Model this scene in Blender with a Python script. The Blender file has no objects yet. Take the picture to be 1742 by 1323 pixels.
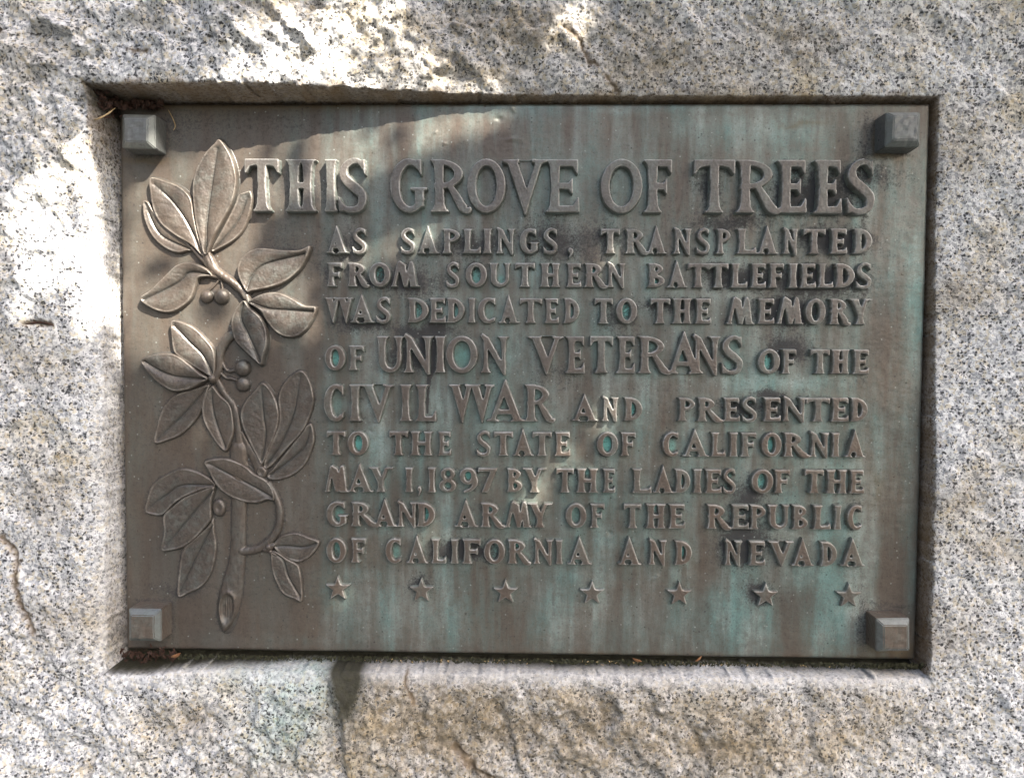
import bpy, math, random
import numpy as np

random.seed(11)
rng = np.random.default_rng(11)
SC = bpy.context.scene
COL = SC.collection

# ------------------------------------------------------------------ measures
S = 0.00065                      # metres per photo pixel on the plaque's front plane
PW, PH = 1361.2, 936.0           # plaque size in those pixels
Z0 = 1.15                        # height of the plaque's centre above the ground line
CX, CZ, D = 12.44, 36.76, 1258.1
RX, RY, RZ = -0.03745, -0.01898, 0.00634
F = 1258.1

def cam_axes():
    c, s = math.cos(RY), math.sin(RY)
    yaw = np.array([[c, -s, 0], [s, c, 0], [0, 0, 1]])
    c, s = math.cos(RX), math.sin(RX)
    pit = np.array([[1, 0, 0], [0, c, s], [0, -s, c]])
    c, s = math.cos(RZ), math.sin(RZ)
    rol = np.array([[c, 0, s], [0, 1, 0], [-s, 0, c]])
    return rol @ pit @ yaw
RM = cam_axes()

def un(px, py, n=0.0):
    """point of the plaque's plane (raised by n) that was measured at a photo pixel"""
    px = np.asarray(px, float); py = np.asarray(py, float)
    dc = np.stack([(px - 871) / F, np.ones_like(px), -(py - 661.5) / F], -1)
    d = dc @ RM
    t = (D - n) / d[..., 1]
    return CX + t * d[..., 0], CZ + t * d[..., 2]

# ------------------------------------------------------------------ camera, sky, sun, exposure
cam = bpy.data.cameras.new('camera')
cam.lens = 26.0; cam.sensor_width = 36.0; cam.sensor_fit = 'HORIZONTAL'
cam.clip_start = 0.01; cam.clip_end = 200
co = bpy.data.objects.new('camera', cam); COL.objects.link(co)
from mathutils import Matrix, Vector
r, f_, u_ = RM[0], RM[1], RM[2]
co.matrix_world = Matrix(((r[0], u_[0], -f_[0], CX * S), (r[1], u_[1], -f_[1], -D * S),
                          (r[2], u_[2], -f_[2], CZ * S + Z0), (0, 0, 0, 1)))
SC.camera = co

SUN = Vector((0.95, -1.0, 1.25)).normalized()      # towards the sun
el = math.asin(SUN.z); az = math.atan2(SUN.x, SUN.y)
world = bpy.data.worlds.new('World'); SC.world = world; world.use_nodes = True
wt = world.node_tree; wt.nodes.clear()
sky = wt.nodes.new('ShaderNodeTexSky'); sky.sky_type = 'NISHITA'; sky.sun_disc = False
sky.sun_elevation = el; sky.sun_rotation = az; sky.air_density = 1.0; sky.dust_density = 3.5; sky.ozone_density = 1.0
tc = wt.nodes.new('ShaderNodeTexCoord')
mr = wt.nodes.new('ShaderNodeMapRange'); mr.inputs[1].default_value = 0.66; mr.inputs[2].default_value = 0.12
wm = wt.nodes.new('ShaderNodeMix'); wm.data_type = 'RGBA'
wm.inputs[7].default_value = (0.72, 0.75, 0.74, 1)    # the surrounding grove and its ground, below the open sky
bg = wt.nodes.new('ShaderNodeBackground'); bg.inputs[1].default_value = 0.095
wo = wt.nodes.new('ShaderNodeOutputWorld')
L = wt.links.new
dt = wt.nodes.new('ShaderNodeVectorMath'); dt.operation = 'DOT_PRODUCT'; dt.inputs[1].default_value = (0.42, -0.12, 0.90)   # made-up opening in the grove, tilted right for more directional light
L(tc.outputs['Generated'], dt.inputs[0]); L(dt.outputs['Value'], mr.inputs[0]); L(mr.outputs[0], wm.inputs[0])
L(sky.outputs[0], wm.inputs[6]); L(wm.outputs[2], bg.inputs[0]); L(bg.outputs[0], wo.inputs[0])

sl = bpy.data.lights.new('sun', 'SUN'); sl.energy = 4.6; sl.angle = math.radians(0.45); sl.color = (1.0, 0.93, 0.83)
so = bpy.data.objects.new('sun', sl); COL.objects.link(so)
so.rotation_euler = (-SUN).to_track_quat('-Z', 'Y').to_euler(); so.location = SUN * 6 + Vector((0, 0, Z0))

SC.view_settings.view_transform = 'Standard'; SC.view_settings.look = 'None'
SC.view_settings.exposure = 2.35; SC.view_settings.gamma = 1.0
SC.view_settings.use_curve_mapping = False
SC.render.engine = 'CYCLES'
try:
    SC.cycles.use_denoising = True
except Exception:
    pass

# ------------------------------------------------------------------ helpers
def lat(ix, iy, seed):
    h = (ix.astype(np.int64) * 374761393 + iy.astype(np.int64) * 668265263 + seed * 1442695041) & 0xffffffff
    h = ((h ^ (h >> 13)) * 1274126177) & 0xffffffff
    return (h ^ (h >> 16)) & 0xffffffff

def pn(x, y, seed=0):
    """2-D gradient noise, about -1..1"""
    ix = np.floor(x); iy = np.floor(y); fx = x - ix; fy = y - iy
    ix = ix.astype(np.int64); iy = iy.astype(np.int64)
    ux = fx * fx * fx * (fx * (fx * 6 - 15) + 10); uy = fy * fy * fy * (fy * (fy * 6 - 15) + 10)
    def g(a, b):
        ang = lat(ix + a, iy + b, seed).astype(float) * (2 * math.pi / 4294967296.0)
        return np.cos(ang) * (fx - a) + np.sin(ang) * (fy - b)
    return 1.5 * ((g(0, 0) * (1 - ux) + g(1, 0) * ux) * (1 - uy) + (g(0, 1) * (1 - ux) + g(1, 1) * ux) * uy)

def fbm(x, y, lam, oct=3, seed=0, gain=0.5):
    a, s, t = 1.0, 0.0, 0.0
    for k in range(oct):
        s = s + a * pn(x / lam, y / lam, seed + k * 17); t += a; a *= gain; lam *= 0.5
    return s / t

def facets(x, y, lam, seed, tilt, step=0.0):
    """broken stone: tilted planes that meet at sharp edges"""
    X, Y = x / lam, y / lam; ix, iy = np.floor(X).astype(np.int64), np.floor(Y).astype(np.int64)
    best = np.full(X.shape, 1e9); val = np.zeros(X.shape)
    for a in (-1, 0, 1):
        for b in (-1, 0, 1):
            h1 = lat(ix + a, iy + b, seed) / 4294967296.0; h2 = lat(ix + a, iy + b, seed + 1) / 4294967296.0
            h3 = lat(ix + a, iy + b, seed + 2) / 4294967296.0; h4 = lat(ix + a, iy + b, seed + 3) / 4294967296.0
            dx, dy = X - (ix + a + h1), Y - (iy + b + h2); d = dx * dx + dy * dy; m = d < best
            best = np.where(m, d, best)
            val = np.where(m, lam * tilt * ((h3 - .5) * dx + (h4 - .5) * dy) * 2 + step * (h1 - h4), val)
    return val

def blur(a, sig):
    if sig <= 0: return a
    k = int(math.ceil(sig * 3)); w = np.exp(-0.5 * (np.arange(-k, k + 1) / sig) ** 2); w /= w.sum()
    p = np.pad(a, ((k, k), (0, 0))); b = sum(w[i] * p[i:i + a.shape[0]] for i in range(2 * k + 1))
    p = np.pad(b, ((0, 0), (k, k))); return sum(w[i] * p[:, i:i + a.shape[1]] for i in range(2 * k + 1))

def sstep(a, b, x):
    t = np.clip((x - a) / (b - a), 0, 1); return t * t * (3 - 2 * t)

def spline(pts, closed=False, per=8):
    P = np.array(pts, float); n = len(P); out = []
    rngk = range(n) if closed else range(n - 1)
    for i in rngk:
        if closed: p0, p1, p2, p3 = P[(i - 1) % n], P[i], P[(i + 1) % n], P[(i + 2) % n]
        else: p0, p1, p2, p3 = P[max(i - 1, 0)], P[i], P[i + 1], P[min(i + 2, n - 1)]
        for k in range(per):
            t = k / per
            out.append(0.5 * ((2 * p1) + (-p0 + p2) * t + (2 * p0 - 5 * p1 + 4 * p2 - p3) * t * t + (-p0 + 3 * p1 - 3 * p2 + p3) * t ** 3))
    if not closed: out.append(P[-1])
    return np.array(out)

def inside(poly, X, Y):
    c = np.zeros(X.shape, bool); n = len(poly)
    for i in range(n):
        x0, y0 = poly[i]; x1, y1 = poly[(i + 1) % n]
        if y0 == y1: continue
        m = ((y0 > Y) != (y1 > Y)) & (X < (x1 - x0) * (Y - y0) / (y1 - y0) + x0)
        c ^= m
    return c

def dist_line(P, X, Y, closed=False, vals=None):
    """distance to a polyline, and the value carried along it at the nearest point"""
    d2 = np.full(X.shape, 1e12); v = np.zeros(X.shape); n = len(P)
    for i in range(n if closed else n - 1):
        x0, y0 = P[i]; x1, y1 = P[(i + 1) % n]; dx, dy = x1 - x0, y1 - y0
        ll = dx * dx + dy * dy + 1e-9
        t = np.clip(((X - x0) * dx + (Y - y0) * dy) / ll, 0, 1)
        e = (X - x0 - t * dx) ** 2 + (Y - y0 - t * dy) ** 2
        m = e < d2; d2 = np.where(m, e, d2)
        if vals is not None: v = np.where(m, vals[i] + (vals[(i + 1) % n] - vals[i]) * t, v)
    return np.sqrt(d2), v

def mesh_np(name, V, Q, mat, parent=None, attrs=None, smooth=True):
    me = bpy.data.meshes.new(name)
    me.vertices.add(len(V)); me.vertices.foreach_set('co', np.asarray(V, np.float32).ravel())
    k = Q.shape[1]
    me.loops.add(Q.size); me.loops.foreach_set('vertex_index', Q.astype(np.int32).ravel())
    me.polygons.add(len(Q)); me.polygons.foreach_set('loop_start', np.arange(0, Q.size, k, dtype=np.int32))
    me.polygons.foreach_set('use_smooth', np.full(len(Q), smooth))
    me.update(calc_edges=True)
    for an, av in (attrs or {}).items():
        a = me.attributes.new(an, 'FLOAT', 'POINT'); a.data.foreach_set('value', np.asarray(av, np.float32).ravel())
    me.validate(); me.materials.append(mat)
    o = bpy.data.objects.new(name, me); COL.objects.link(o)
    if parent: o.parent = parent
    return o

def grid_mesh(name, U, V, N, keep, mat, parent, attrs=None, base=None, smooth=True):
    """height field over the plaque plane; U,V,N are (rows, cols) in plaque pixels"""
    ny, nx = U.shape
    k = keep; q = k[:-1, :-1] | k[1:, :-1] | k[:-1, 1:] | k[1:, 1:]
    idx = np.arange(ny * nx).reshape(ny, nx)
    Q = np.stack([idx[:-1, :-1][q], idx[:-1, 1:][q], idx[1:, 1:][q], idx[1:, :-1][q]], 1)
    used, inv = np.unique(Q, return_inverse=True); Q = inv.reshape(Q.shape)
    off = (PH / 2) if base is None else base
    P = np.stack([U.ravel()[used] * S, -N.ravel()[used] * S, (V.ravel()[used] + off) * S], 1)
    at = {a: b.ravel()[used] for a, b in (attrs or {}).items()}
    return mesh_np(name, P, Q, mat, parent, at, smooth)

def tag(o, label=None, cat=None, group=None, kind=None):
    if label: o['label'] = label
    if cat: o['category'] = cat
    if group: o['group'] = group
    if kind: o['kind'] = kind
    return o

# ------------------------------------------------------------------ node helper
class NT:
    def __init__(s, name):
        s.m = bpy.data.materials.new(name); s.m.use_nodes = True; s.t = s.m.node_tree; s.t.nodes.clear()
        s.out = s.t.nodes.new('ShaderNodeOutputMaterial'); s.b = s.t.nodes.new('ShaderNodeBsdfPrincipled')
        s.t.links.new(s.b.outputs[0], s.out.inputs[0])
        s.tc = s.t.nodes.new('ShaderNodeTexCoord').outputs['Object']
    def new(s, k): return s.t.nodes.new(k)
    def put(s, sock, v):
        if isinstance(v, (int, float)): sock.default_value = v
        elif isinstance(v, tuple): sock.default_value = v if len(v) == len(sock.default_value) else v + (1,)
        else: s.t.links.new(v, sock)
    def math(s, op, a, b=0.0, clamp=False):
        n = s.new('ShaderNodeMath'); n.operation = op; n.use_clamp = clamp; s.put(n.inputs[0], a); s.put(n.inputs[1], b); return n.outputs[0]
    def mix(s, f, a, b, mode='MIX'):
        n = s.new('ShaderNodeMix'); n.data_type = 'RGBA'; n.blend_type = mode; s.put(n.inputs[0], f); s.put(n.inputs[6], a); s.put(n.inputs[7], b); return n.outputs[2]
    def map(s, v, a, b, c=0.0, d=1.0):
        n = s.new('ShaderNodeMapRange'); s.put(n.inputs[0], v)
        for i, x in enumerate((a, b, c, d)): n.inputs[i + 1].default_value = x
        return n.outputs[0]
    def scale(s, v, sc):
        n = s.new('ShaderNodeMapping'); s.put(n.inputs[0], v); n.inputs[3].default_value = sc; return n.outputs[0]
    def noise(s, v, sc, det=3, rough=0.5):
        n = s.new('ShaderNodeTexNoise'); s.put(n.inputs['Vector'], v); n.inputs['Scale'].default_value = sc
        n.inputs['Detail'].default_value = det; n.inputs['Roughness'].default_value = rough; return n
    def vor(s, v, sc, feat='F1'):
        n = s.new('ShaderNodeTexVoronoi'); n.feature = feat; s.put(n.inputs['Vector'], v); n.inputs['Scale'].default_value = sc; return n
    def attr(s, name):
        n = s.new('ShaderNodeAttribute'); n.attribute_name = name; return n.outputs['Fac']
    def ramp(s, v, stops, interp='LINEAR'):
        n = s.new('ShaderNodeValToRGB'); e = n.color_ramp.elements; n.color_ramp.interpolation = interp
        while len(e) < len(stops): e.new(0.5)
        for i, (p, c) in enumerate(stops): e[i].position = p; e[i].color = c + (1,)
        s.put(n.inputs[0], v); return n.outputs[0]
    def bump(s, h, strength, dist):
        n = s.new('ShaderNodeBump'); n.inputs['Strength'].default_value = strength; n.inputs['Distance'].default_value = dist
        s.put(n.inputs['Height'], h); return n
    def sep(s, c):
        n = s.new('ShaderNodeSeparateColor'); s.put(n.inputs[0], c); return n.outputs

# ------------------------------------------------------------------ materials
def granite():
    g = NT('granite')
    wob = g.noise(g.tc, 260, 2)
    v = g.new('ShaderNodeVectorMath'); v.operation = 'MULTIPLY_ADD'; g.put(v.inputs[0], wob.outputs['Color'])
    v.inputs[1].default_value = (0.0042,) * 3; g.put(v.inputs[2], g.tc); P = v.outputs[0]
    patch = g.noise(g.tc, 9, 4, 0.6).outputs[0]
    patch2 = g.noise(g.tc, 28, 3, 0.6).outputs[0]
    soft = g.noise(P, 240, 3, 0.65).outputs[0]
    clus = g.noise(g.tc, 70, 3, 0.6).outputs[0]
    c1 = g.sep(g.vor(P, 310).outputs['Color'])
    col = g.ramp(soft, [(0.32, (0.19, 0.20, 0.22)), (0.42, (0.42, 0.43, 0.45)), (0.52, (0.68, 0.675, 0.67)), (0.72, (0.80, 0.795, 0.78))])
    col = g.mix(g.math('MULTIPLY', g.math('LESS_THAN', c1[1], 0.20), 0.75), col, (0.56, 0.50, 0.38))          # cream feldspar
    col = g.mix(g.math('MULTIPLY', g.math('LESS_THAN', c1[0], 0.17), 0.70), col, (0.25, 0.26, 0.285))          # grey quartz
    wob2 = g.noise(g.tc, 520, 2); w2 = g.new('ShaderNodeVectorMath'); w2.operation = 'MULTIPLY_ADD'; g.put(w2.inputs[0], wob2.outputs['Color']); w2.inputs[1].default_value = (0.0035,) * 3; g.put(w2.inputs[2], P)
    v2 = g.vor(w2.outputs[0], 280); c2 = g.sep(v2.outputs['Color'])
    thr = g.map(clus, 0.33, 0.66, 0.03, 0.58)
    blk = g.math('MULTIPLY', g.math('LESS_THAN', c2[2], thr), g.map(v2.outputs['Distance'], 0.36, 0.55, 1.0, 0.0), True)
    col = g.mix(g.math('MULTIPLY', blk, 0.95), col, (0.016, 0.016, 0.020))                                      # biotite flecks
    v3 = g.vor(P, 580); c3 = g.sep(v3.outputs['Color'])
    blk2 = g.math('MULTIPLY', g.math('LESS_THAN', c3[0], g.map(clus, 0.3, 0.7, 0.10, 0.28)), g.map(v3.outputs['Distance'], 0.3, 0.55, 0.85, 0.0), True)
    col = g.mix(blk2, col, (0.045, 0.045, 0.055))
    # tan iron staining in broad patches, stronger where the attribute says so
    tanf = g.math('MULTIPLY', g.map(patch, 0.48, 0.68), g.map(patch2, 0.35, 0.65), True)
    tanf = g.math('MULTIPLY', tanf, 0.85)
    col = g.mix(tanf, col, (0.78, 0.66, 0.44), 'MULTIPLY')
    tn = g.math('MULTIPLY', g.attr('tan'), g.map(g.noise(g.tc, 60, 5, 0.7).outputs[0], 0.32, 0.56, 0.45, 1.0), True)
    col = g.mix(tn, col, (0.56, 0.46, 0.32), 'MULTIPLY')
    col = g.mix(g.math('MULTIPLY', tn, g.map(g.noise(g.tc, 130, 4, 0.7).outputs[0], 0.36, 0.56, 0.0, 0.85), True), col, (0.15, 0.122, 0.082))
    col = g.mix(g.math('MULTIPLY', g.attr('smooth'), 0.55), col, (0.56, 0.55, 0.54))
    col = g.mix(g.math('MULTIPLY', g.attr('green'), g.map(clus, 0.3, 0.65, 0.2, 0.85), True), col, (0.56, 0.76, 0.70), 'MULTIPLY')
    col = g.mix(g.attr('brown'), col, g.mix(patch2, (0.11, 0.072, 0.036), (0.26, 0.170, 0.092)))
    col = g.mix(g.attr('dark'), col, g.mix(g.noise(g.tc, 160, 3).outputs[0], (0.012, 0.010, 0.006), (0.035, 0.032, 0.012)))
    g.put(g.b.inputs['Base Color'], col)
    g.b.inputs['Roughness'].default_value = 0.78
    h = g.math('ADD', g.noise(g.tc, 420, 4, 0.7).outputs[0], g.math('MULTIPLY', c1[0], 0.45))
    g.put(g.b.inputs['Normal'], g.bump(h, 0.55, 0.0022).outputs[0])
    return g.m

def bronze(name, brown, kind):
    g = NT(name); dull = None
    big = g.noise(g.tc, 7, 4, 0.6).outputs[0]
    st = g.noise(g.scale(g.tc, (34, 8, 5)), 1.0, 5, 0.62).outputs[0]           # vertical weathering runs
    st2 = g.noise(g.scale(g.tc, (95, 20, 9)), 1.0, 4, 0.6).outputs[0]
    mot = g.noise(g.tc, 95, 5, 0.7).outputs[0]
    fine = g.noise(g.tc, 520, 4, 0.75).outputs[0]
    mid = g.noise(g.tc, 210, 5, 0.75).outputs[0]
    col = g.mix(g.map(big, 0.35, 0.65), brown, tuple(c * k for c, k in zip(brown, (0.74, 0.80, 0.88))))
    if kind == 'plate':
        gf = g.math('ADD', g.map(st, 0.42, 0.62, 0.0, 0.6), g.math('MULTIPLY', g.attr('green'), 0.95))
        gf = g.math('MULTIPLY', gf, g.map(g.math('ADD', st2, mot), 0.75, 1.15, 0.45, 1.0), True)
        gf = g.math('ADD', gf, g.math('MULTIPLY', g.attr('run'), g.map(st2, 0.38, 0.62, 0.1, 0.95)))
        gf = g.math('MULTIPLY', gf, g.map(mid, 0.36, 0.60, 0.45, 1.15))
        gf = g.math('MULTIPLY', gf, g.attr('amount'), True)
        col = g.mix(gf, col, g.mix(g.map(g.noise(g.scale(g.tc, (22, 20, 9)), 1.0, 4, 0.6).outputs[0], 0.40, 0.62), (0.185, 0.320, 0.300), (0.370, 0.430, 0.395)))
        hal = g.math('MULTIPLY', g.attr('halo'), g.map(mot, 0.35, 0.7, 0.15, 0.75), True)
        col = g.mix(hal, col, (0.24, 0.33, 0.29))
        ver = g.math('MULTIPLY', g.attr('verd'), g.map(mot, 0.3, 0.62, 0.6, 1.3), True)
        col = g.mix(ver, col, (0.17, 0.50, 0.44))
        gsum = g.math('ADD', g.math('MULTIPLY', g.attr('grime'), 1.35), g.math('ADD', g.math('MULTIPLY', g.math('SUBTRACT', fine, 0.5), 1.6), g.math('MULTIPLY', g.math('SUBTRACT', mid, 0.5), 2.2)))
        gr = g.map(gsum, 0.22, 0.85, 0.0, 0.95)
        gr_unused = g.math('MULTIPLY', g.attr('grime'), g.map(g.math('ADD', mot, g.math('MULTIPLY', fine, 0.35)), 0.46, 0.70, 0.0, 1.0), True)
        col = g.mix(gr, col, (0.016, 0.018, 0.022)); dull = gr
        col = g.mix(g.attr('ochre'), col, (0.13, 0.085, 0.03))
        sv = g.vor(g.tc, 330)
        col = g.mix(g.math('MULTIPLY', g.math('GREATER_THAN', g.sep(sv.outputs['Color'])[1], 0.988), g.map(sv.outputs['Distance'], 0.12, 0.34, 0.7, 0.0)), col, (0.40, 0.43, 0.40))
        col = g.mix(g.math('MULTIPLY', g.math('GREATER_THAN', g.sep(sv.outputs['Color'])[0], 0.985), g.map(sv.outputs['Distance'], 0.15, 0.40, 0.8, 0.0)), col, (0.03, 0.035, 0.035))
    elif kind == 'letter':
        zz = g.new('ShaderNodeSeparateXYZ'); g.put(zz.inputs[0], g.tc)
        col = g.mix(g.map(zz.outputs[2], 0.22, 0.48), col, (0.138, 0.124, 0.112))
        gf = g.math('MULTIPLY', g.map(st, 0.46, 0.72), g.map(mot, 0.35, 0.65, 0.3, 1.0), True)
        col = g.mix(g.math('MULTIPLY', gf, 0.75), col, (0.20, 0.25, 0.225))
        col = g.mix(g.math('MULTIPLY', g.attr('side'), g.map(mot, 0.3, 0.6, 0.15, 0.7), True), col, (0.25, 0.32, 0.295))
        col = g.mix(g.math('MULTIPLY', g.attr('rub_glint'), 0.85), col, (0.52, 0.51, 0.475))  # worn letter edges, with their bright edge highlights painted in as well
    else:
        gf = g.math('MULTIPLY', g.map(mot, 0.45, 0.68), g.map(big, 0.4, 0.6, 0.2, 0.8), True)
        col = g.mix(g.math('MULTIPLY', gf, 0.5), col, (0.17, 0.215, 0.195))
        if kind == 'leaf':
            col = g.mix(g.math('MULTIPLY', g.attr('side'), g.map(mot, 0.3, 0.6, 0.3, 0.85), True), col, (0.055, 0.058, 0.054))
            col = g.mix(g.math('MULTIPLY', g.attr('rub_glint'), g.map(mot, 0.35, 0.6, 0.2, 0.8)), col, (0.34, 0.30, 0.255))
            col = g.mix(g.math('MULTIPLY', g.map(g.noise(g.tc, 210, 4, 0.75).outputs[0], 0.54, 0.68, 0.0, 0.8), g.map(big, 0.4, 0.6, 0.25, 1.0)), col, (0.045, 0.045, 0.042))
    col = g.mix(g.map(mid, 0.46, 0.66, 0.0, 0.42), col, tuple(c * 0.42 for c in brown))
    col = g.mix(g.map(fine, 0.3, 0.7, 0.0, 0.34), col, tuple(c * 0.45 for c in brown))
    g.put(g.b.inputs['Base Color'], col)
    g.b.inputs['Specular IOR Level'].default_value = 0.55
    if dull is None: g.b.inputs['Metallic'].default_value = 0.36
    else: g.put(g.b.inputs['Metallic'], g.map(dull, 0.0, 1.0, 0.36, 0.03))
    rg = g.map(g.math('ADD', mot, g.math('MULTIPLY', mid, .5)), 0.5, 0.95, 0.24, 0.52)
    g.put(g.b.inputs['Roughness'], rg if dull is None else g.math('ADD', rg, g.math('MULTIPLY', dull, 0.3), True))
    h = g.math('ADD', g.math('MULTIPLY', mot, 0.6), g.math('MULTIPLY', fine, 0.55))
    g.put(g.b.inputs['Normal'], g.bump(h, 0.26 if kind == 'leaf' else 0.34, 0.0010).outputs[0])
    return g.m

def plain(name, c1, c2, sc=120, rough=0.8):
    g = NT(name)
    g.put(g.b.inputs['Base Color'], g.mix(g.map(g.noise(g.tc, sc, 4, 0.6).outputs[0], 0.3, 0.7), c1, c2))
    g.b.inputs['Roughness'].default_value = rough
    return g.m

M_GRAN = granite()
M_PLATE = bronze('weathered_bronze_plate', (0.134, 0.103, 0.078), 'plate')
M_LET = bronze('rubbed_bronze_lettering', (0.150, 0.112, 0.085), 'letter')
M_LEAF = bronze('cast_bronze_relief', (0.130, 0.102, 0.080), 'leaf')
M_BOLT = bronze('bronze_bolt', (0.185, 0.182, 0.170), 'bolt')
M_BOLT_EDGE = bronze('pale_bronze_edge', (0.215, 0.215, 0.19), 'bolt')
M_BOLT_BROWN = bronze('rubbed_bronze_bolt', (0.185, 0.140, 0.105), 'bolt')
M_STRAW = plain('dry_straw', (0.30, 0.20, 0.09), (0.44, 0.33, 0.18))
M_DEAD = plain('dead_leaf', (0.20, 0.075, 0.03), (0.38, 0.20, 0.09))
M_LITTER = plain('leaf_litter', (0.012, 0.006, 0.003), (0.06, 0.022, 0.010), 300)
M_MOSS = plain('moss', (0.010, 0.012, 0.004), (0.040, 0.038, 0.012), 300)
M_TREE = plain('tree_leaf', (0.045, 0.085, 0.025), (0.08, 0.12, 0.035), 12, 0.5)
M_BARK = plain('bark', (0.06, 0.045, 0.03), (0.12, 0.09, 0.065), 60)

# ------------------------------------------------------------------ granite boulder with its sunk panel
def axis(lo, hi, fine_lo, fine_hi, walls, step):
    out = [lo]; x = lo
    while x < hi:
        s = step if fine_lo <= x <= fine_hi else 22
        if any(abs(x - w) < 26 for w in walls): s = 1.15
        x += s; out.append(min(x, hi))
    return np.array(out)

def lips(side):
    """lip of the recess: (photo x, photo y, height of the rock there)"""
    T = dict(
        top=[(140, 139, 70), (300, 150, 76), (420, 153, 75), (500, 155, 66), (600, 158, 50), (700, 163, 34), (800, 165, 20), (870, 166, 13),
             (1060, 167, 12), (1300, 166, 12), (1450, 165, 11), (1598, 165, 10)],
        bottom=[(188, 1128, 52), (258, 1122, 50), (310, 1114, 46), (420, 1113, 42), (560, 1114, 38), (620, 1122, 38), (800, 1124, 38), (1000, 1127, 38), (1200, 1130, 38), (1400, 1133, 38), (1576, 1138, 34)],
        left=[(140, 139, 70), (163, 224, 66), (182, 320, 58), (176, 430, 52), (172, 600, 48), (172, 900, 48), (188, 1128, 52)],
        right=[(1598, 165, 10), (1594, 260, 11), (1591, 400, 13), (1590, 600, 20), (1593, 800, 32), (1588, 1000, 33), (1576, 1138, 34)])
    A = np.array(T[side], float); u, v = un(A[:, 0], A[:, 1], 0)
    u = CX + (u - CX) * (D - A[:, 2]) / D; v = CZ + (v - CZ) * (D - A[:, 2]) / D
    return u, v, A[:, 2]

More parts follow.
